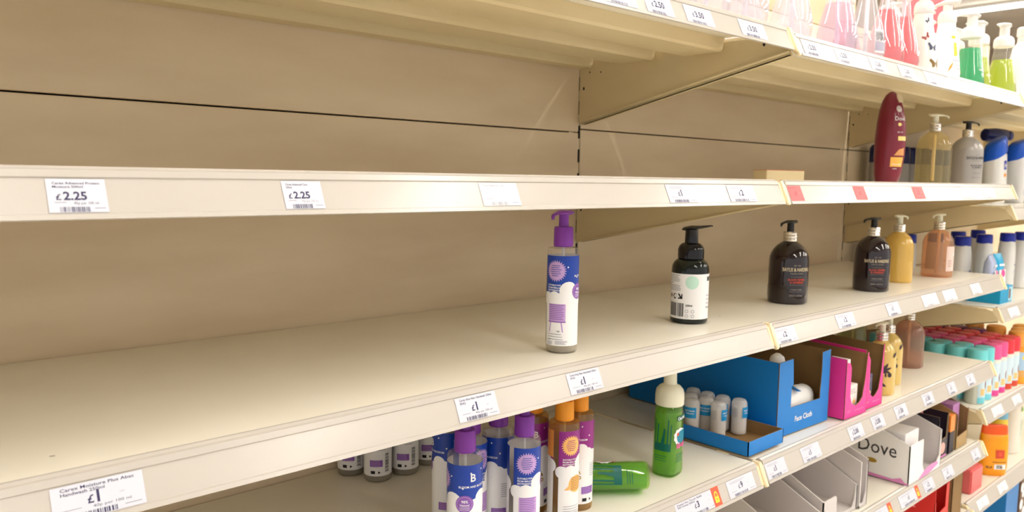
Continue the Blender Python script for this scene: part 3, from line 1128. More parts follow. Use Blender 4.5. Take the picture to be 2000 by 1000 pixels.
# ------------------------------------------------------------------ shelf A: flasks
def flask(label, loc, liquid=None, lev=.10, rz=0.0, name='flask_bottle', bcode=False):
    t = thing(name, label, 'bottle', loc, rz, 'teardrop pump flasks')
    prof = [(0, .030), (.002, .036), (.010, .0415), (.022, .0435), (.040, .0425), (.060, .0375), (.085, .0300), (.110, .0225), (.135, .0165), (.150, .0145), (.158, .0140)]
    bm = bmesh.new()
    loft(bm, [(z, a, a * .86) for z, a in prof], 44)
    finish(bm, 'body', clearw, t)
    if liquid:
        bm = bmesh.new()
        L = [(z, a) for z, a in prof if z < lev]
        loft(bm, [(z + (.002 if z == 0 else 0), a - .0018, a * .86 - .0018) for z, a in L] + [(lev, L[-1][1] - .004, L[-1][1] * .86 - .004)], 40)
        finish(bm, 'liquid', liquid, t)
    bm = bmesh.new()
    tube(bm, [(0, 0, .006), (0, 0, .158)], .0042, 10)
    finish(bm, 'dip_tube', P('white_tube', (232, 226, 232), .3), t)
    bm = bmesh.new()
    loft(bm, [(.156, .0150, .0150), (.158, .0160, .0160), (.174, .0158, .0158), (.180, .0130, .0130), (.182, .0075, .0075)], 28)
    finish(bm, 'collar', white_pl, t)
    pump_head(t, .181, .0072, .020, .034, pi * .9 - rz, white_pl, wide=.010)
    fn = on_profile([(z, a) for z, a in prof])
    p = Print(lambda u, v, l: Vector((fn(u, v, l)[0], fn(u, v, l)[1] * .88, v)), .08)
    p.maxe = .12
    if bcode:
        for i in range(11):
            a = -.55 + i * .055
            p.rect(a, .036, a + random.choice((.018, .028)), .054, inkb, 1)
        p.rect(-.58, .016, .10, .033, P('lilac_grey', (176, 170, 188), .5), 1)
        p.rect(-.60, .012, .12, .058, whiteL, .3)
    else:
        p.text('method', 0, .050, .006, inkg, 1, 'c', width=.5)
    p.build('print', t)
    return t


zA1, zA2 = 1.8239, 1.8189
clearliq = shell('lilac_clear_liquid', (240, 224, 236), .14, .1)
greyliq = shell('clear_liquid', (246, 246, 248), .12, .05)
pinkliq = shell('pink_liquid', (240, 122, 134), .5, .1)
f0 = flask('clear flask bottle left of the top shelf joint, nearest the top edge', (-.165, -.415, zA1), greyliq, .07)
dup(f0, 'clear flask bottle directly left of the top shelf joint', (-.052, -.415, zA1))
dup(f0, 'clear flask bottle in the second row above the joint, left one', (-.10, -.310, zA1))
dup(f0, 'clear flask bottle in the second row right of the joint', (.12, -.310, zA2))
dup(f0, 'big clear flask bottle directly right of the joint', (.100, -.415, zA2), .3)
dup(f0, 'clear flask bottle in the second row behind the lilac one', (.305, -.305, zA2))
dup(f0, 'clear flask bottle further left along the top shelf, mostly above the frame', (-.275, -.415, zA1))
flask('lilac-tinted clear flask bottle with white dip tube on the top right shelf', (.277, -.415, zA2), clearliq, .095)
flask('clear flask bottle with a barcode label left of the pink ones', (.396, -.418, zA2), greyliq, .05, bcode=True)
pk = flask('pink-filled flask bottle, left of two, on the top right shelf', (.505, -.412, zA2), pinkliq, .118)
pk2 = dup(pk, 'pink-filled flask bottle, right of two, next to the butterfly bottle', (.608, -.405, zA2), .4)
dup(pk, 'pink-filled flask bottle in the second row of the top shelf', (.56, -.300, zA2), .2)


def printed_flask(kind, label, loc, rz):
    t = thing('foam_pump_bottle', label, 'bottle', loc, rz, 'patterned white foam bottles')
    prof = [(0, .030), (.003, .0345), (.02, .0355), (.05, .0325), (.08, .028), (.11, .0225), (.135, .0195), (.142, .0185)]
    bm = bmesh.new()
    loft(bm, [(z, a, a) for z, a in prof], 40)
    finish(bm, 'body', P('pearly_white_plastic', (236, 234, 226), .2, coat=.3) if kind == 'b' else P('frosted_white', (240, 238, 238), .3), t)
    bm = bmesh.new()
    loft(bm, [(.140, .0200, .0200), (.142, .0210, .0210), (.158, .0205, .0205), (.166, .0165, .0165), (.170, .011, .011)], 28)
    finish(bm, 'collar', white_pl, t)
    pump_head(t, .169, .0105, .018, .030, pi * .5 - rz, white_pl, wide=.014, thick=.006)
    p = Print(on_profile(prof), .12)

    def butterfly(u, v, s, m, rot=0.0):
        k = 1 / .032
        for sg in (-1, 1):
            pts = [(0, 0), (.010 * sg, .009), (.013 * sg, .005), (.009 * sg, -.001), (.008 * sg, -.008), (.002 * sg, -.006)]
            p.poly([(u + (a * cos(rot) - b_ * sin(rot)) * s * k, v + (a * sin(rot) + b_ * cos(rot)) * s) for a, b_ in pts], m, 1)
    if kind == 'b':
        brn, slate, dred = P('brown_print', (124, 94, 40), .4), P('slate_print', (60, 66, 92), .4), P('brick_print', (150, 66, 60), .4)
        butterfly(-.15, .026, 1.25, brn, .1)
        butterfly(-.35, .062, 1.1, slate, -.1)
        butterfly(-.9, .085, .8, dred, .7)
        butterfly(-.75, .122, .6, slate, .6)
        butterfly(.7, .05, 1.0, slate, -.5)
        butterfly(-1.6, .03, .9, brn, .5)
    else:
        org, yl, cor = P('orange_print', (240, 150, 40), .4), P('mango_print', (252, 196, 50), .4), P('coral_print', (232, 96, 70), .4)
        p.poly([(-.55, .058), (-.15, .060), (-.12, .090), (-.5, .092)], yl, 1)
        p.disc(-.45, .104, .30, yl, 1, 8, .004)
        p.poly([(.3, .080), (.5, .095), (.45, .112), (.3, .100)], cor, 1)
        p.poly([(-1.0, .02), (-.75, .03), (-.6, .045), (-.85, .035)], org, 1)
        p.disc(.35, .022, .18, org, 1, 8, .004)
        p.text('method', -.15, .046, .0045, P('violet_ink', (90, 80, 130), .5), 1, 'c', width=1.0)
        p.rect(-.5, .036, .3, .0374, inkg, 1)
        p.rect(-.4, .028, .25, .0294, inkg, 1)
        p.disc(.9, .05, .16, P('plum_print', (110, 70, 130), .4), 1, 8, .006)
    p.build('print', t)
    return t


pb1 = printed_flask('b', 'pearly white pump bottle printed with brown butterflies', (.705, -.410, zA2), 0)
dup(pb1, 'white pump bottle with butterflies in the second row, mostly hidden', (.79, -.310, zA2), .5)
pf1 = printed_flask('f', 'white pump bottle with orange and yellow fruit pattern', (.855, -.408, zA2), 0)
dup(pf1, 'white fruit-pattern pump bottle behind the front one', (.95, -.320, zA2), -.5)


def cone_bottle(label, loc, col, lev, rz=0.0):
    t = thing('conical_pump_bottle', label, 'bottle', loc, rz, 'conical bottles with white foam pumps')
    prof = [(0, .034), (.002, .0365), (.008, .037), (.03, .0345), (.06, .0305), (.085, .0268), (.105, .0240), (.118, .0225), (.126, .0222)]
    bm = bmesh.new()
    loft(bm, [(z, a, a) for z, a in prof], 40)
    finish(bm, 'body', clearm, t)
    bm = bmesh.new()
    L = [(z, a) for z, a in prof if z < lev]
    loft(bm, [(z + (.002 if z == 0 else 0), a - .0012, a - .0012) for z, a in L] + [(lev, L[-1][1] - .003, L[-1][1] - .003)], 36)
    finish(bm, 'liquid', col, t)
    bm = bmesh.new()
    loft(bm, [(.124, .0235, .0235), (.126, .0250, .0250), (.140, .0248, .0248), (.147, .0225, .0225), (.152, .0170, .0170), (.154, .011, .011)], 32)
    finish(bm, 'collar', white_pl, t)
    bm = bmesh.new()
    loft(bm, [(.153, .0125, .0125), (.176, .0120, .0120), (.180, .0130, .0130)], 24)
    d = Vector((cos(2.6 - rz), sin(2.6 - rz), 0))
    tube(bm, [d * -.018 + Vector((0, 0, .178)), d * -.013 + Vector((0, 0, .180)), Vector((0, 0, .183)), d * .016 + Vector((0, 0, .183)), d * .036 + Vector((0, 0, .181)), d * .042 + Vector((0, 0, .178))],
         [.006, .013, .0165, .013, .0085, .005], 16, .34)
    finish(bm, 'pump_head', white_pl, t)
    p = Print(on_profile(prof), .15)
    p.text('method', -.2, .040, .0048, whiteL, 1, 'c', width=.62)
    p.build('print', t)
    return t


greenliq = shell('emerald_liquid', (0, 200, 136), .75, .1)
limeliq = shell('lime_liquid', (206, 222, 50), .62, .1)
cone_bottle('conical bottle of emerald green soap with white pump, top right shelf', (1.015, -.412, zA2), greenliq, .098)
lm = cone_bottle('conical bottle of lime soap directly right of the emerald one', (1.135, -.392, zA2), limeliq, .090)
dup(lm, 'conical bottle of lime soap, rightmost on the top right shelf', (1.215, -.428, zA2), .5)
dup(lm, 'conical bottle of lime soap peeping out left of the emerald one', (1.03, -.300, zA2), .2)
dup(lm, 'conical bottle of lime soap in the second row behind the rightmost', (1.20, -.310, zA2), -.3)

# ------------------------------------------------------------------ far bay white bottles


def white_bottle(kind, label, loc, rz=0.0, tilt=0.0):
    t = thing('shampoo_bottle', label, 'bottle', loc, rz, {'s': 'white bottles with slanted blue caps', 'f': 'white bottles with flat navy caps'}[kind])
    t.rotation_euler[1] = tilt
    bm = bmesh.new()
    if kind == 's':
        R = [(0, .030, .021), (.003, .033, .023), (.04, .035, .025), (.09, .035, .025), (.120, .033, .024), (.124, .0325, .0235)]
        loft(bm, [(z, a, b_, 2.4) for z, a, b_ in R], 40)
        finish(bm, 'body', white_pl, t)
        bm = bmesh.new()
        sl = Matrix(((1, 0, 0, 0), (0, 1, 0, 0), (.28, -.35, 1, 0), (0, 0, 0, 1)))
        loft(bm, [(.122, .0335, .0245, 2.4), (.126, .034, .025, 2.4), (.150, .0325, .024, 2.4), (.160, .029, .021, 2.4), (.164, .022, .016, 2.4)], 40, M4=sl @ Matrix.Translation((0, 0, -.004)))
        finish(bm, 'cap', blue_cap, t)
        p = Print(on_cyl(.0355, .0255), .004)
        p.rect(-.012, .086, .002, .108, navy_cap, 1)
        p.text('H', -.009, .091, .010, whiteL, 2, bold=.03)
        p.rect(-.012, .068, .002, .076, orangeL, 1)
        p.lines(-.012, .030, .016, 3, .004, inkg, 1, .0012)
        p.build('print', t)
    else:
        R = [(0, .028, .021), (.004, .032, .024), (.05, .033, .025), (.11, .033, .025), (.140, .031, .024), (.160, .026, .022), (.164, .025, .0215)]
        loft(bm, [(z, a, b_, 2.4) for z, a, b_ in R], 40)
        finish(bm, 'body', white_pl, t)
        bm = bmesh.new()
        loft(bm, [(.162, .0262, .0225), (.165, .0268, .023), (.186, .0262, .0225), (.190, .024, .021)], 36)
        finish(bm, 'cap', navy_cap, t)
        p = Print(on_cyl(.0335, .0255), .004)
        p.rect(-.006, .085, .010, .089, navy_cap, 1)
        p.poly([(-.010, .060), (.010, .068), (.013, .074), (-.002, .070)], P('pale_blue_print', (180, 200, 220), .4), 1)
        p.lines(-.006, .045, .014, 3, .004, P('pale_blue_print', (180, 200, 220), .4), 1, .0015)
        p.build('print', t)
    return t


zB3, zC3, zD3, zE3 = 1.514, 1.225, .925, .635
ws = white_bottle('s', 'white shampoo bottle with slanted blue cap, leaning, right of the grey bottle', (1.56, -.33, zB3), 0, -.10)
ws.scale = (1.24, 1.24, 1.24)
GS = 'white bottles with slanted blue caps'
dup(ws, 'white shampoo bottle with slanted blue cap, second of the front row', (1.72, -.34, zB3), 0.1, GS, (1.24, 1.24, 1.24)).rotation_euler[1] = 0
dup(ws, 'white shampoo bottle with slanted blue cap at the picture edge', (1.86, -.355, zB3), -.1, GS, (1.2, 1.2, 1.12)).rotation_euler[1] = 0
dup(ws, 'white blue-capped bottle behind the leaning one, in shade', (1.66, -.22, zB3), .2, GS, (1.2, 1.2, 1.15)).rotation_euler[1] = 0
dup(ws, 'white blue-capped bottle of the second row, in shade', (1.83, -.23, zB3), .2, GS, (1.2, 1.2, 1.15)).rotation_euler[1] = 0
# pale low bottle at the very edge in front
bw = thing('lotion_bottle', 'large plain white bottle at the right edge, beside the end of the eye-level strip', 'bottle', (1.65, -.425, zB3))
bm = bmesh.new()
loft(bm, [(0, .026, .020), (.004, .028, .022), (.10, .028, .022), (.13, .022, .018), (.135, .014, .014), (.16, .013, .013)], 32)
finish(bm, 'body', white_pl, bw)
p = Print(on_cyl(.0285, .0225), .004)
p.rect(-.02, .03, -.008, .05, navy_cap, 1)
p.build('print', bw)
# navy bottle lying across the caps, dark boxed stock at the back
nb = thing('cap_bottle', 'dark navy bottle lying across the top of the blue caps', 'bottle', (1.735, -.270, zB3 + .222), -.35)
bm = bmesh.new()
loft(bm, [(-.055, .014, .012), (-.050, .020, .017), (.0, .023, .019), (.045, .021, .018), (.054, .014, .012)], 28, M4=Matrix.Rotation(pi / 2, 4, 'Y'))
finish(bm, 'body', navy_dk, nb)
bm = bmesh.new()
loft(bm, [(.053, .015, .0135), (.055, .0175, .016), (.068, .017, .0155), (.071, .012, .011)], 24, M4=Matrix.Rotation(pi / 2, 4, 'Y'))
finish(bm, 'cap', P('dusty_navy_plastic', (70, 70, 120), .4), nb)
for i, (x, y) in enumerate([(1.36, -.05), (1.45, -.05), (1.54, -.05), (1.63, -.05), (1.72, -.05), (1.81, -.06), (1.90, -.07), (1.99, -.08), (2.08, -.09)]):
    if i == 0:
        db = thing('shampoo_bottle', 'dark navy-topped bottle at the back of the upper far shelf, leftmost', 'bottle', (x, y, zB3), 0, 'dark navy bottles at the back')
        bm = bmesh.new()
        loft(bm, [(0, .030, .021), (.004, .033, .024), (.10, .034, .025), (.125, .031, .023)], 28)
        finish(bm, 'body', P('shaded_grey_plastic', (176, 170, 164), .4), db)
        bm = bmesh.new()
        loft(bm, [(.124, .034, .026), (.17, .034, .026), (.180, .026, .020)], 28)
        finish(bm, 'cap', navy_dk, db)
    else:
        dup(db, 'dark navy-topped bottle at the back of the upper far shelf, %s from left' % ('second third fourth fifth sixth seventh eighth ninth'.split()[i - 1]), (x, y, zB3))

GF = 'white bottles with flat navy caps'
wf = white_bottle('f', 'white bottle with flat navy cap right behind the peach bottle', (1.375, -.31, zC3))
for i, (x, y, l) in enumerate([(1.555, -.315, 'white bottle with flat navy cap, second from left in front row'), (1.715, -.335, 'white bottle with flat navy cap, third of the front row beside the blue carton'),
                               (1.835, -.345, 'white bottle with flat navy cap at the picture edge'), (1.47, -.20, 'navy-capped white bottle, second row left'), (1.64, -.21, 'navy-capped white bottle, second row middle'),
                               (1.80, -.22, 'navy-capped white bottle, second row right'), (1.33, -.17, 'navy-capped white bottle seen between the yellow and peach ones')]):
    dup(wf, l, (x, y, zC3), .05 * i, GF, (1, 1, 1))
bc = thing('display_carton', 'bright blue carton with a pink picture overhanging the far shelf end', 'carton', (1.40, -.385, zC3), 0)
bm = bmesh.new(); box(bm, -.055, -.045, 0, .055, .045, .050)
bmesh.ops.bevel(bm, geom=bm.edges[:], offset=.001, segments=1, affect='EDGES')
finish(bm, 'carton_body', P('cyan_card', (0, 150, 196), .45), bc, smooth=False)
p = Print(on_plane((-.055, -.0455, 0), (1, 0, 0), (0, 0, 1)))
p.rect(.07, .004, .108, .046, P('pale_sky_print', (170, 216, 236), .4), 1)
p.rect(.074, .012, .090, .040, P('choc_print', (110, 80, 60), .4), 2)
p.build('print', bc)
for i, (x, y, rz, l) in enumerate([(-.03, -.005, .1, 'left'), (.028, -.005, -.1, 'right')]):
    pc = thing('wipes_pack', 'cyan and pink soft pack standing in the blue carton, %s one' % l, 'pack', (1.40 + x, -.385 + y, zC3 + .050), rz, 'soft packs in the blue carton')
    bm = bmesh.new()
    loft(bm, [(0, .026, .016, 3), (.01, .027, .018, 3), (.07, .026, .014, 3), (.088, .026, .004, 3), (.092, .026, .002, 3)], 28)
    finish(bm, 'pack_body', P('cyan_plastic', (40, 168, 214), .3) if i else P('silver_blue_plastic', (180, 190, 220), .25), pc)
    p = Print(lambda u, v, l: Vector((u, -.0192 - l - (0 if v < .05 else 0) + max(0, (v - .03)) * .12, v)), .006)
    p.rect(-.022, .004, .022, .045, whiteL, 1)
    p.disc(.004, .034, .012, P('hot_pink_print', (226, 70, 150), .4), 2, 14)
    p.rect(-.018, .056, .018, .062, whiteL, 1)
    p.build('print', pc)
sb = thing('small_pack', 'small teal-blue bottle at the back behind the dark hand wash', 'bottle', (1.33, -.050, zC3))
bm = bmesh.new()
loft(bm, [(0, .026, .02), (.003, .030, .022), (.12, .030, .022), (.150, .026, .020), (.156, .016, .014)], 28)
finish(bm, 'body', P('teal_blue_plastic', (20, 120, 160), .3), sb)

# ------------------------------------------------------------------ shelf D, near bay: green foam bottles


def green_foamer(label):
    t = thing('foam_pump_bottle', label, 'bottle', (0, 0, 0), 0, 'green kids foam bottles')
    R = [(0, .0215, .0185, 3.2), (.002, .0240, .0210, 3.2), (.008, .0252, .0222, 3.2), (.05, .0248, .0218, 3.0), (.10, .0245, .0218, 2.8), (.114, .0240, .0215, 2.4), (.119, .0215, .0205, 2.1), (.121, .0205, .0205, 2)]
    bm = bmesh.new()
    loft(bm, R, 44)
    finish(bm, 'body', shell('green_clear_plastic', (214, 240, 170), .08), t)
    bm = bmesh.new()
    loft(bm, [(z * .93 + .003, a * .93, b_ * .93, pw) for z, a, b_, pw in R[1:-2]], 36)
    finish(bm, 'liquid', shell('green_soap', (178, 226, 104), .45, .06), t)
    bm = bmesh.new()
    loft(bm, [(.119, .0225, .0225), (.121, .0240, .0240), (.136, .0240, .0240), (.145, .0225, .0225), (.151, .0175, .0175), (.154, .0120, .0120)], 32)
    finish(bm, 'collar', cream_pl, t)
    bm = bmesh.new()
    loft(bm, [(.153, .0112, .0112), (.175, .0105, .0105), (.177, .0115, .0115)], 24)
    d = Vector((-.74, .67, 0))
    tube(bm, [d * -.016 + Vector((0, 0, .177)), Vector((0, 0, .179)), d * .02 + Vector((0, 0, .1785)), d * .034 + Vector((0, 0, .176))], [.008, .0135, .010, .005], 14, .3)
    finish(bm, 'pump_head', cream_pl, t)

    def face(side):
        def fn(u, v, l):
            a = u / .024 + (-pi / 2 if side == 0 else pi)
            c, s = cos(a), sin(a)
            return Vector(((.0252 + l) * math.copysign(abs(c) ** .66, c), (.0223 + l) * math.copysign(abs(s) ** .66, s), v))
        return fn
    tealp, hot, wp = P('deep_teal_print', (0, 96, 84), .4), P('hot_pink_print', (226, 70, 150), .4), whiteL
    bluep = P('teal_blue_print', (10, 130, 160), .4)
    p = Print(face(0), .003)
    p.rect(-.009, .096, .011, .104, tealp, 1)
    p.text('Carex', -.008, .0975, .005, wp, 2, bold=.03)
    for k in range(9):
        a = 2 * pi * k / 9
        p.disc(-.004 + .0095 * cos(a), .070 + .0095 * sin(a), .0042, wp, 1, 10)
    p.disc(.002, .068, .011, bluep, 2, 20)
    p.text('kids', .001, .050, .009, hot, 3, 'c', bold=.04)
    p.disc(-.007, .074, .003, redp, 3, 10)
    p.lines(-.010, .038, .020, 4, .004, tealp, 1, .0012)
    p.build('front_label', t)
    p = Print(face(1), .003)
    for i in range(5):
        u = -.012 + i * .006
        p.poly([(u - .0014, .045), (u + .0014, .045), (u + .003, .098 - .008 * (i % 3)), (u + .001, .100 - .008 * (i % 3))], tealp, 1)
    p.rect(-.012, .045, .012, .058, tealp, 1)
    p.lines(-.012, .036, .020, 3, .004, tealp, 1, .0010)
    p.build('back_label', t)
    return t


gf = green_foamer('upright green foam soap bottle with ivory pump on the lower shelf')
gf.location = (-.170, -.378, zD1)
gf.rotation_euler[2] = radians(12)
gl = copy_tree(gf)
gl['label'] = 'green foam soap bottle lying on its side on the lower shelf'
ax = Vector((-.80, .60, 0)).normalized()      # from base to pump
yv = Vector((0, 0, 1)).cross(ax)
# bottle front (-Y) faces upward and a bit to the aisle
zu = (Vector((0, 0, 1)) * .86 - yv * -.5 * 0 + ax.cross(Vector((0, 0, 1))) * .38).normalized()
fy = -zu
fx = fy.cross(ax).normalized()
Ml = Matrix((fx, fy, ax)).transposed().to_4x4()
Ml.translation = Vector((-.262, -.405, zD1 + .0262))
gl.matrix_world = Ml


# ------------------------------------------------------------------ display boxes
def tray_box(name, label, loc, rz, W, L, Hh, mo, mi_, prof_side=None, front=None, text=None, back=True, th=.0018, group='shelf display boxes', fill_h=None, edge=None):
    """open-top card box. local: x across the front, y towards the back"""
    t = thing(name, label, 'box', loc, rz, group)
    edge = edge or mi_
    mats = [mo, mi_, edge]
    bm = bmesh.new()
    box(bm, th, th, .0004, W - th, L - th, th, 1)
    finish(bm, 'base', [mo, mi_], t, smooth=False)
    sp = prof_side or [(0, 0), (L, 0), (L, Hh), (0, Hh)]
    bm = bmesh.new()
    slab(bm, [(-y, z) for y, z in sp], (0, 0, 0), (0, -1, 0), (0, 0, 1), th)
    finish(bm, 'side_panel', mats, t, smooth=False, recalc=False)
    bm = bmesh.new()
    slab(bm, sp, (W, 0, 0), (0, 1, 0), (0, 0, 1), th)
    finish(bm, 'side_panel', mats, t, smooth=False, recalc=False)
    bm = bmesh.new()
    slab(bm, front or [(0, 0), (W, 0), (W, Hh), (0, Hh)], (0, 0, 0), (1, 0, 0), (0, 0, 1), th)
    finish(bm, 'front_panel', mats, t, smooth=False, recalc=False)
    if back:
        bm = bmesh.new()
        slab(bm, [(0, 0), (W, 0), (W, sp[2][1]), (0, sp[2][1])], (W, L, 0), (-1, 0, 0), (0, 0, 1), th)
        finish(bm, 'back_panel', mats, t, smooth=False, recalc=False)
    return t


zD2 = 1.0742
# low blue tray with cotton packs (straddles the joint)
zt = zD1 + .003
tr = tray_box('display_tray', 'low blue card tray with clear cotton tubs beside the shelf joint', (-.002, -.430, zt), .0, .122, .20, .0265, cardblue, cardbrown)
GT = 'clear tubs in the blue tray'


def cotton(label):
    t = thing('cotton_tub', label, 'tub', (0, 0, 0), 0, GT)
    bm = bmesh.new()
    loft(bm, [(0, .0125, .0125), (.002, .0145, .0145), (.054, .0150, .0150), (.062, .0145, .0145), (.067, .0115, .0115), (.069, .006, .006)], 28)
    finish(bm, 'tub_body', shell('frosted_clear', (252, 250, 248), .62, .2), t)
    bm = bmesh.new()
    for k in range(12):
        loft(bm, [(.003 + k * .0042, .0122, .0122), (.005 + k * .0042, .0136, .0136), (.0068 + k * .0042, .0122, .0122)], 22)
    finish(bm, 'cotton_pads', P('white_cotton', (240, 236, 232), .9), t)
    p = Print(on_cyl(.0151), .003)
    p.rect(-.013, .034, .013, .055, sky, 1)
    p.text('Nail Gentle', 0, .047, .0030, whiteL, 2, 'c', bold=.02)
    p.text('+ Refresher', 0, .042, .0026, whiteL, 2, 'c', bold=.02)
    p.lines(radians(-120) * .015, .052, .010, 7, .0028, inkg, 1, .0007)
    p.build('label', t)
    return t


ct = cotton('clear cotton tub with cyan label, front right in the blue tray')
ct.location = (.095, -.350, zt + .003)
ct.rotation_euler[2] = .25
for x, y, a, l in [(.090, -.316, -1.2, 'clear cotton tub directly behind the front right one'), (.048, -.334, .25, 'clear cotton tub with cyan label, front left in the tray'),
                   (.058, -.300, -1.2, 'clear cotton tub behind the front left one'), (.088, -.282, -1.5, 'clear cotton tub, third back on the right'), (.054, -.266, -1.3, 'clear cotton tub, third back on the left'),
                   (.090, -.247, -2, 'clear cotton tub, rearmost on the right'), (.058, -.232, -2, 'clear cotton tub, rearmost on the left'), (.022, -.292, -1.3, 'clear cotton tub against the left wall of the tray')]:
    dup(ct, l, (x, y, zt + .003), a, GT)

# face cloth box
Wf = .198
Lf = .40
fr = [(0, 0), (Wf, 0), (Wf, .150), (Wf - .034, .148), (Wf - .033, .108), (Wf - .036, .068), (Wf - .036, .052), (.048, .053), (.049, .095), (.055, .098), (.050, .150), (0, .148)]
fb = tray_box('display_box', 'tall blue face cloth display box with a U-shaped front cut-out', (.140, -.405, zD2 + .003), -.03, Wf, .374, .148, cardblue, cardbrown,
              prof_side=[(0, 0), (.374, 0), (.374, .152), (0, .148)], front=fr)
p = Print(on_plane((0, 0, 0), (1, 0, 0), (0, 0, 1), .0005))
p.text('Face Cloth', .098, .0215, .0105, whiteL, 1, 'c', width=.066, bold=.02)
p.build('front_print', fb)


def cloth_roll(label, loc, rz, tilt, L, r, seed):
    t = thing('face_cloth', label, 'cloth', loc, rz, 'white face cloths in the blue box')
    rr = random.Random(seed)
    bm = bmesh.new()
    rows = []
    for i in range(15):
        a = i / 14
        k = (1 - (2 * a - 1) ** 6) ** .5 if 0 < a < 1 else .25
        rows.append((L * (a - .5), r * k * (1 + rr.uniform(-.06, .06)), r * .75 * k * (1 + rr.uniform(-.06, .06)), 2.3, rr.uniform(-.001, .001), rr.uniform(-.001, .001)))
    loft(bm, rows, 24, M4=Matrix.Rotation(tilt, 4, 'Y'))
    finish(bm, 'cloth_body', P('white_terry', (244, 242, 240), .9, bump=.5), t)
    return t


cloth_roll('white face cloth lying in the front of the blue box', (.258, -.371, zD2 + .044), .0, 1.5, .14, .030, 1)
cloth_roll('white face cloth leaning against the left wall inside the blue box', (.178, -.378, zD2 + .118), .3, .25, .085, .020, 2)
cloth_roll('white face cloth at the back of the blue box', (.235, -.190, zD2 + .048), .1, 1.5, .11, .034, 3)
cloth_roll('white face cloth poking above the rear rim of the blue box', (.215, -.215, zD2 + .125), .6, 1.2, .11, .026, 4)
wr = thing('wrapper_card', 'blue card band on the white face cloth', 'card', (.262, -.371, zD2 + .0755), .9)
bm = bmesh.new(); box(bm, -.028, -.004, 0, .028, .004, .0012); finish(bm, 'band', cardblue, wr, smooth=False)
# second blue box pushed against the back panel
tray_box('display_box', 'second blue display box at the back of the shelf, in shade', (.128, -.028 - .0, zD2), -1.62, .016, .16, .14, P('shade_teal_card', (0, 110, 160), .5), cardbrown) if False else None

# pink boxes
for i, (x, y, W_, l) in enumerate([(.3625, -.4345, .098, 'pink display box with white cartons, left of two'), (.4640, -.4300, .088, 'pink display box, right of two, empty-looking')]):
    h = .128 + .006 * i
    fr = [(0, 0), (W_, 0), (W_, h + .004), (W_ - .004, h + .002), (W_ - .010, .078), (W_ - .020, .036), (W_ - .034, .026), (W_ * .5, .022), (.030, .030), (.023, .046), (.022, .108), (.016, .118), (0, h - .006)]
    pkb = tray_box('display_box', l, (x, y, zD2 + .003), -.03, W_, .34, h, cardpink, cardbrown, prof_side=[(0, 0), (.34, 0), (.34, h + .012), (0, h)], front=fr)
    p = Print(on_plane((0, 0, 0), (1, 0, 0), (0, 0, 1), .0005))
    p.text('self', .012, .012, .006, P('pale_pink_print', (250, 150, 200), .5), 1)
    p.rect(W_ * .45, .012, W_ * .85, .0132, P('pale_pink_print', (250, 150, 200), .5), 1)
    p.build('front_print', pkb)
for x, y, h, wa, l in [(.418, -.406, .062, .020, 'short white carton at the front of the left pink box'), (.381, -.408, .122, .0125, 'tall pale carton at the left inside the left pink box'), (.505, -.402, .07, .016, 'dark-edged carton inside the right pink box')]:
    t = thing('small_carton', l, 'carton', (x, y, zD2 + .0052), -.03, 'cartons in the pink boxes')
    bm = bmesh.new(); box(bm, -wa, -.02, 0, wa, .02, h)
    bmesh.ops.bevel(bm, geom=bm.edges[:], offset=.0008, segments=1, affect='EDGES')
    finish(bm, 'carton_body', P('blush_card', (246, 232, 226), .5) if h != .07 else P('slate_card', (90, 84, 110), .5), t, smooth=False)
    p = Print(on_plane((-wa, -.0202, 0), (1, 0, 0), (0, 0, 1)))
    p.lines(.004, h - .010, wa * 1.5, 3, .004, inkg, 1, .001)
    p.disc(wa * 1.3, h * .4, .005, peachL, 1, 12)
    p.disc(wa, h * .25, .004, peachL, 1, 12)
    p.build('print', t)

# leaf-pattern bottles and brownish one
yl2 = P('honey_liquid', (216, 184, 104), .22, coat=.4)


def leaf_bottle():
    t = apoth('yellow', 'honey-coloured bottle with black leaf pattern, in front, beside the pink box', (.655, -.383, zD2), radians(-50), yl2, cream_pl, r=.0335, group='leaf-pattern bottles')
    p = Print(on_cyl(.0335), .003)
    dk = P('dark_leaf_print', (54, 40, 52), .5)

    def leaf(u, v, a, L, w_):
        pts = []
        for k in range(9):
            s = k / 8
            pts.append((s * L, w_ * sin(pi * s) * (1 if True else 1)))
        for k in range(7, 0, -1):
            s = k / 8
            pts.append((s * L, -w_ * sin(pi * s)))
        p.poly([(u + x * cos(a) - y * sin(a), v + x * sin(a) + y * cos(a)) for x, y in pts], dk, 1)
    for a in range(8):
        leaf(-.002, .062, a * pi / 4 + .3, .019, .0030)
    p.disc(-.016, .052, .008, dk, 1, 16)
    p.disc(.012, .050, .0055, dk, 1, 14)
    p.disc(-.002, .052, .0022, peachL, 2, 8)
    leaf(-.018, .034, -.45, .026, .0042)
    leaf(-.030, .085, 2.5, .020, .0045)
    leaf(.02, .09, .9, .018, .0035)
    p.build('print', t)
    return t


lf = leaf_bottle()
dup(lf, 'honey-coloured leaf-pattern bottle behind the front one', (.765, -.355, zD2), -.95)
apoth('clear', 'brownish see-through hand wash bottle alone at the right of the box shelf', (1.000, -.313, zD2), 0, shell('brown_clear', (226, 194, 174), .30), cream_pl, r=.0400, spout=2.8)
gbk = apoth('clear', 'pale green see-through bottle behind the leaf-pattern bottles', (.905, -.20, zD2), 0, shell('pale_green_clear', (200, 206, 160), .3), cream_pl, r=.036, spout=2.8)

# ------------------------------------------------------------------ shelf E cartons
zE2 = .843
GE = 'white soap display cartons'


def soap_tray(label, x, y, W_, L_, hf, hb, fr, lab_in=None, rz=0.0):
    return tray_box('display_carton', label, (x, y, zE2), rz, W_, L_, hf, cardgrey, cardgrey, prof_side=[(0, 0), (L_, 0), (L_, hb), (.16, hb), (0, hf)], front=fr, group=GE, edge=cardwhite, th=.0028)


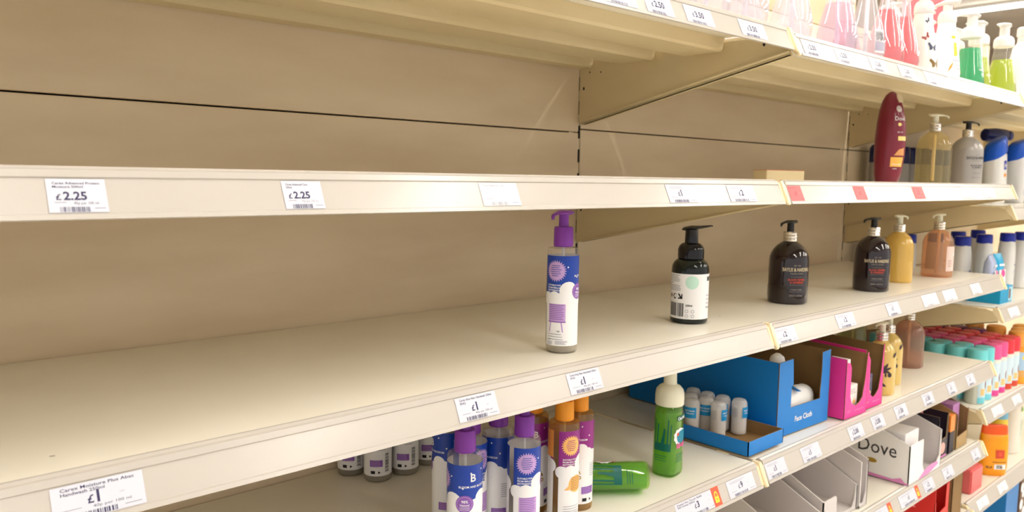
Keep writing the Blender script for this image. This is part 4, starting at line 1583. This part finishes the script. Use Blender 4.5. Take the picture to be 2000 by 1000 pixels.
soap_tray('narrow grey-white open carton right of the folded one', .497, -.420, .037, .38, .106, .168, [(0, 0), (.037, 0), (.037, .106), (.0345, .104), (.032, .03), (.022, .008), (0, .004)])
soap_tray('grey-white open carton with folded front flap, middle of the left three', .335, -.415, .158, .37, .055, .135,
          [(0, 0), (.158, 0), (.158, .055), (.154, .052), (.150, .02), (.14, .006), (.062, .006), (.060, .050), (.056, .055), (0, .055)])
soap_tray('grey-white open carton at the shelf joint, lowest of the left three', .160, -.415, .160, .37, .040, .115,
          [(0, 0), (.160, 0), (.160, .040), (.15, .01), (.05, .01), (.04, .04), (0, .04)])
t = thing('soap_carton', 'white carton with dark print standing inside the folded-flap carton', 'carton', (.42, -.24, zE2 + .003))
bm = bmesh.new(); box(bm, -.03, -.03, 0, .03, .03, .088); finish(bm, 'carton_body', cardwhite, t, smooth=False)
p = Print(on_plane((-.03, -.0302, 0), (1, 0, 0), (0, 0, 1)))
p.rect(.02, .064, .05, .082, ink, 1); p.build('print', t)

# big white soap carton (open front, brand on its left side)
WD, LD, HF = .205, .34, .072
dv = tray_box('display_carton', 'big white soap carton with black lettering and pink swoosh on its side', (.722, -.439, zE2), 0.0, WD, LD, HF, cardwhite, cardgrey,
              prof_side=[(0, 0), (LD, 0), (LD, .150), (.14, .150), (0, .098)], front=[(0, 0), (WD, 0), (WD, .098), (WD - .004, .094), (WD - .008, .03), (WD - .03, .012), (.10, .010), (.085, .03), (.082, .098), (0, .098)], group=GE, edge=cardwhite, th=.0025)
p = Print(on_plane((0, 0, 0), (0, -1, 0), (0, 0, 1), .0006))
p.text('Dove', -.078, .060, .034, P('dark_grey_brown_ink', (52, 46, 48), .5), 1, 'c', width=.094)
p.disc(-.090, .040, .013, gold, 1, 18, .006)
p.poly([(-.099, .040), (-.108, .047), (-.103, .033)], gold, 1)
p.poly([(-.34, .0), (-.34, .006), (-.20, .012), (-.04, .006), (-.0, .004), (0, 0)], rose, 1)
p.poly([(-.34, .052), (-.22, .044), (-.11, .034), (-.20, .040), (-.34, .040)], rose, 1)
p.poly([(-.04, .005), (-.008, .004), (-.018, .014)], rose, 2)
p.build('side_print', dv)
p = Print(on_plane((0, 0, 0), (1, 0, 0), (0, 0, 1), .0006))
p.poly([(.06, .0), (.10, .016), (.14, .022), (.18, .020), (.19, .012), (.15, .004), (.12, 0)], rose, 1)
p.build('front_print', dv)
for i, (x, y, h) in enumerate([(.745, -.395, .118), (.745, -.335, .122)]):
    t = thing('soap_carton', 'white soap carton standing in the big carton, %s' % ('front one' if i == 0 else 'second one'), 'carton', (x + .02, y, zE2 + .003), 0, 'soap cartons inside the big carton')
    bm = bmesh.new(); box(bm, -.032, -.027, 0, .050, .027, h)
    bmesh.ops.bevel(bm, geom=bm.edges[:], offset=.0012, segments=1, affect='EDGES')
    finish(bm, 'carton_body', P('white_gloss_card', (246, 242, 242), .35), t, smooth=False)
    p = Print(on_plane((-.0322, .027, 0), (0, -1, 0), (0, 0, 1)))
    p.rect(.012, h - .022, .042, h - .014, P('grey_print', (150, 140, 148), .5), 1)
    p.build('print', t)

kb = tray_box('display_box', 'black display box with rosy picture behind the white carton', (.958, -.420, zE2), 0.0, .070, .34, .115, cardblack, cardblack,
              prof_side=[(0, 0), (.34, 0), (.34, .13), (0, .118)], front=[(0, 0), (.070, 0), (.070, .118), (.064, .110), (.060, .055), (.008, .048), (.004, .11), (0, .118)], edge=cardkraft)
p = Print(on_plane((0, 0, 0), (1, 0, 0), (0, 0, 1), .0006))
p.disc(.034, .028, .018, P('skin_print', (232, 170, 160), .5), 1, 16, .016)
p.rect(.004, .003, .064, .008, rose, 1)
p.build('front_print', kb)
for i, (x, y) in enumerate([(.985, -.33), (.992, -.26)]):
    t = thing('soap_carton', 'rosy picture carton in the black box, %s' % ('front' if i == 0 else 'rear'), 'carton', (x, y, zE2 + .003), 0, 'rosy cartons in the black box')
    bm = bmesh.new(); box(bm, -.020, -.028, 0, .030, .028, .118); finish(bm, 'carton_body', P('dusty_rose_card', (214, 130, 130), .4), t, smooth=False)
    p = Print(on_plane((-.0202, .028, 0), (0, -1, 0), (0, 0, 1)))
    p.disc(.030, .09, .020, P('skin_print', (232, 170, 160), .5), 1, 16)
    p.build('print', t)
ot = thing('soap_carton', 'narrow orange and black carton between the black and brown boxes', 'carton', (1.060, -.395, zE2))
bm = bmesh.new(); box(bm, -.016, -.025, 0, .016, .025, .060, 0); box(bm, -.016, -.025, .0602, .016, .025, .105, 1)
finish(bm, 'carton_body', [cardblack, P('orange_card', (246, 140, 50), .45)], ot, smooth=False)
kf = tray_box('display_box', 'brown kraft display box holding a lilac carton', (1.095, -.420, zE2), 0, .085, .34, .10, cardkraft, cardbrown,
              prof_side=[(0, 0), (.34, 0), (.34, .145), (.10, .145), (0, .10)], front=[(0, 0), (.085, 0), (.085, .105), (.081, .09), (.079, .040), (.006, .034), (.004, .09), (0, .095)])
t = thing('soap_carton', 'lilac and orange carton standing in the brown kraft box', 'carton', (1.14, -.37, zE2 + .003))
bm = bmesh.new(); box(bm, -.025, -.03, 0, .025, .03, .115); finish(bm, 'carton_body', P('lilac_card', (190, 130, 190), .4), t, smooth=False)
p = Print(on_plane((-.0252, .03, 0), (0, -1, 0), (0, 0, 1)))
p.rect(.01, .04, .05, .10, peachL, 1)
p.build('print', t)

# shelf F: red box and brown box
zF2 = .630
rb = tray_box('display_box', 'red display box with a low front under the soap shelf', (.955, -.425, zF2), 0, .100, .30, .135, cardred, cardred,
              prof_side=[(0, 0), (.30, 0), (.30, .135), (0, .135)], front=[(0, 0), (.100, 0), (.100, .136), (.080, .132), (.078, .07), (.01, .06), (.006, .10), (0, .10)])
p = Print(on_plane((0, 0, 0), (0, -1, 0), (0, 0, 1), .0006))
p.text('ER', -.075, .075, .034, P('dull_red_print', (236, 150, 140), .5), 1, 'c', bold=.03)
p.build('side_print', rb)
tray_box('display_box', 'tall brown cardboard box right of the red one', (1.080, -.425, zF2), 0, .075, .34, .145, cardbrown, cardbrown,
         prof_side=[(0, 0), (.34, 0), (.34, .15), (0, .142)])

# ------------------------------------------------------------------ far bay, shelf D: capped kids bottles
GK = {'teal': 'kids bottles with teal caps', 'pink': 'kids bottles with pink caps', 'red': 'kids bottles with red caps', 'plum': 'kids bottles with plum caps'}
capm = {'teal': teal_cap, 'pink': pink_cap, 'red': red_cap, 'plum': plum_cap}


def kid(kind):
    t = thing('kids_bottle', '', 'bottle', (0, 0, 0), 0, GK[kind])
    bm = bmesh.new()
    loft(bm, [(0, .024, .024), (.003, .0262, .0262), (.110, .0262, .0262), (.116, .025, .025), (.120, .022, .022)], 28)
    finish(bm, 'body', P('misty_plastic', (222, 226, 214), .3), t)
    bm = bmesh.new()
    loft(bm, [(.117, .0258, .0258), (.119, .0272, .0272), (.158, .0268, .0268), (.162, .0245, .0245)], 28)
    finish(bm, 'cap', capm[kind], t)
    p = Print(on_cyl(.0263), .004)
    k = .0263
    base = {'teal': P('turquoise_print', (120, 206, 222), .4), 'pink': P('hot_pink_print', (226, 70, 150), .4), 'red': redp, 'plum': violet}[kind]
    p.rect(-1.0 * k, .004, 1.4 * k, .105, P('pale_sky2_print', (206, 226, 236), .4), 1)
    p.rect(-1.0 * k, .004, 1.4 * k, .022, base, 2)
    p.rect(-.7 * k, .028, -.1 * k, .048, P('sand_print', (230, 196, 130), .4), 2)
    p.disc(.1 * k, .060, .007, P('maroon_print', (130, 50, 60), .4), 2, 12, .014)
    p.disc(.8 * k, .075, .008, base, 2, 12)
    p.disc(.8 * k, .035, .006, P('leaf_green_print', (120, 180, 60), .4), 2, 12)
    p.build('label', t)
    return t


first_k = {}
ordn = 'first second third fourth fifth sixth seventh'.split()
for r_, (kind, y0, n, x0_) in enumerate([('teal', -.372, 7, 0), ('teal', -.310, 7, .03), ('pink', -.245, 6, .0), ('pink', -.185, 6, .03), ('red', -.125, 6, 0), ('plum', -.062, 6, .02)]):
    pass
# the stock stands in files running back from the edge: teal files first, then pink, red, plum beyond
FILES = [('teal', 1.335), ('teal', 1.395), ('pink', 1.462), ('pink', 1.522), ('red', 1.588), ('red', 1.648), ('plum', 1.708)]
for fi, (kind, fx_) in enumerate(FILES):
    for j in range(6):
        if kind == 'plum' and j < 2:
            continue
        loc = (fx_ + .006 * (j % 2), -.385 + j * .0585, zD3)
        lab = 'white kids bottle with %s cap, %s from the shelf front in the %s %s file' % (kind, ordn[j], 'left' if fi % 2 == 0 else 'right', kind)
        if kind not in first_k:
            k0 = kid(kind)
            k0.location = loc
            k0['label'] = lab
            first_k[kind] = k0
        else:
            dup(first_k[kind], lab, loc, .1 * j, GK[kind])


def orange_bottle():
    t = thing('kids_bottle', '', 'bottle', (0, 0, 0), 0, 'orange-capped picture bottles')
    bm = bmesh.new()
    loft(bm, [(0, .027, .027), (.003, .030, .030), (.020, .0300, .0300), (.022, .029, .029), (.108, .029, .029), (.112, .0300, .0300), (.118, .0300, .0300), (.122, .026, .026)], 32)
    finish(bm, 'body', orange_pl, t)
    bm = bmesh.new()
    loft(bm, [(.122, .0275, .0275), (.124, .0295, .0295), (.160, .0295, .0295), (.168, .0275, .0275), (.171, .022, .022)], 32)
    finish(bm, 'cap', P('amber_plastic', (246, 176, 80), .35), t)
    p = Print(on_cyl(.0292), .004)
    k = .0292
    p.rect(-1.9 * k, .024, 1.9 * k, .106, P('pale_blue2_print', (170, 200, 224), .4), 1)
    p.rect(-1.9 * k, .024, 1.9 * k, .046, P('sand2_print', (214, 160, 90), .4), 2)
    p.disc(-.5 * k, .088, .008, yell, 2, 12)
    p.disc(-.1 * k, .055, .008, P('maroon_print', (130, 50, 60), .4), 3, 12, .012)
    p.disc(.7 * k, .060, .008, P('maroon_print', (130, 50, 60), .4), 3, 12, .012)
    p.disc(.4 * k, .090, .012, whiteL, 2, 12, .005)
    p.build('label', t)
    return t


og = orange_bottle()
og.location = (1.715, -.388, zD3)
og['label'] = 'orange bottle with a blue seaside picture, front one at the far right'
for i, (x, y, l) in enumerate([(1.785, -.375, 'orange picture bottle at the picture edge beside the front one'), (1.775, -.305, 'orange picture bottle, second back'), (1.785, -.235, 'orange picture bottle, third back'),
                               (1.860, -.360, 'orange picture bottle beyond the picture edge one')]):
    dup(og, l, (x, y, zD3), .4 * i, 'orange-capped picture bottles')

# far bay, shelf E
op = thing('sun_cream_bottle', 'orange pouch-shaped bottle with red label on the lower far shelf', 'bottle', (1.600, -.372, zE3), -.85)
bm = bmesh.new()
R = [(0, .036, .018), (.004, .040, .021), (.03, .043, .023), (.08, .044, .022), (.120, .043, .016), (.136, .042, .010), (.139, .040, .006)]
loft(bm, [(z * 1.0, a, b_, 2.6) for z, a, b_ in R], 40)
finish(bm, 'body', P('bright_orange_plastic', (250, 160, 10), .3), op)
bm = bmesh.new()
loft(bm, [(.130, .040, .0105, 2.6), (.142, .041, .011, 2.6), (.162, .039, .009, 2.6), (.166, .034, .006, 2.6)], 36)
finish(bm, 'cap', P('red_orange_plastic', (246, 92, 20), .3), op)
p = Print(lambda u, v, l: Vector((u, -.0232 - l + (u / .044) ** 2 * .008, v)), .006)
p.rect(-.002, .060, .026, .088, redp, 1)
p.disc(.012, .074, .006, orange_st, 2, 12)
p.rect(-.004, .024, .032, .040, whiteL, 1)
p.barcode(.002, .026, .020, .012, inkb, 2)
p.rect(-.028, .026, -.010, .034, P('brown_ink', (150, 90, 40), .5), 1)
p.rect(-.010, .046, .034, .049, P('brown_ink', (150, 90, 40), .5), 1)
p.build('label', op)
yc = thing('spray_can', 'yellow patterned can with pale blue cap behind the orange pouch bottle', 'can', (1.735, -.345, zE3))
bm = bmesh.new()
loft(bm, [(0, .024, .024), (.003, .027, .027), (.150, .027, .027), (.160, .024, .024)], 32)
finish(bm, 'body', P('yellow_can', (238, 206, 70), .35), yc)
bm = bmesh.new()
loft(bm, [(.156, .0265, .0265), (.195, .0265, .0265), (.202, .023, .023)], 32)
finish(bm, 'cap', P('powder_blue_cap', (124, 184, 214), .4), yc)
p = Print(on_cyl(.0272), .004)
for i in range(16):
    p.disc(-.03 + .012 * (i % 6), .065 + .013 * (i // 6) + .005 * (i % 2), .0035, [navy_cap, P('leaf_green_print', (120, 180, 60), .4), redp][i % 3], 1, 8)
p.rect(-.034, .006, .030, .055, P('mid_blue_print', (60, 140, 206), .4), 1)
p.disc(.0, .034, .010, whiteL, 2, 12)
p.build('label', yc)
dup(yc, 'yellow patterned can, second one, in shade further back', (1.66, -.24, zE3), .8, 'yellow cans')
yc['group'] = 'yellow cans'
bg = thing('lotion_bottle', 'large white lotion bottle at the right edge of the lower far shelf', 'bottle', (1.905, -.335, zE3))
bm = bmesh.new()
loft(bm, [(0, .040, .030), (.004, .045, .034), (.16, .045, .034), (.19, .036, .028), (.20, .018, .018), (.215, .017, .017)], 36)
finish(bm, 'body', P('milk_plastic', (238, 228, 214), .35), bg)
p = Print(on_cyl(.0455, .0345), .005)
p.rect(-.01, .15, .012, .165, P('leaf_green_print', (120, 180, 60), .4), 1)
p.rect(-.006, .06, .01, .12, P('pale_mint_print', (200, 220, 200), .4), 1)
p.build('label', bg)
pp = thing('small_pack', 'small pink-red pack under the right end of the soap shelf', 'pack', (1.40, -.36, zE3))
bm = bmesh.new(); box(bm, -.05, -.03, 0, .05, .03, .075)
bmesh.ops.bevel(bm, geom=bm.edges[:], offset=.004, segments=2, affect='EDGES')
finish(bm, 'pack_body', P('coral_pack', (232, 110, 110), .45), pp, smooth=False)
# far bay, shelf F: blue box and cotton wool pack
zF3 = .35
fbx = thing('display_box', 'blue carton at the bottom right corner below the ticket strip', 'box', (1.76, -.36, zF3))
bm = bmesh.new(); box(bm, -.10, -.045, 0, .03, .045, .218)
bmesh.ops.bevel(bm, geom=bm.edges[:], offset=.001, segments=1, affect='EDGES')
finish(bm, 'carton_body', P('mid_blue_card', (0, 116, 190), .45), fbx, smooth=False)
cw = thing('cotton_wool_pack', 'brown and white fluffy pack at the bottom right corner', 'pack', (1.865, -.365, zF3))
bm = bmesh.new(); box(bm, -.055, -.04, 0, .055, .04, .22)
bmesh.ops.bevel(bm, geom=bm.edges[:], offset=.006, segments=2, affect='EDGES')
finish(bm, 'pack_body', P('brown_pack', (116, 90, 70), .5), cw, smooth=False)
p = Print(on_plane((-.055, -.0405, 0), (1, 0, 0), (0, 0, 1)))
for u, v, r_ in [(.02, .19, .017), (.035, .165, .014), (.02, .13, .018), (.05, .10, .016), (.08, .18, .018)]:
    p.disc(u, v, r_, whiteL, 1, 14)
p.build('print', cw)

# far bay, shelf A: large white bottle
bb = thing('lotion_bottle', 'tall white lotion bottle at the far right of the top shelf', 'bottle', (1.43, -.415, 1.818))
bm = bmesh.new()
loft(bm, [(0, .034, .026), (.004, .038, .030), (.12, .038, .030), (.150, .030, .025), (.165, .016, .016), (.185, .015, .015)], 36)
finish(bm, 'body', white_pl, bb)
bm = bmesh.new()
loft(bm, [(.183, .018, .018), (.205, .018, .018), (.209, .014, .014)], 24)
finish(bm, 'cap', white_pl, bb)
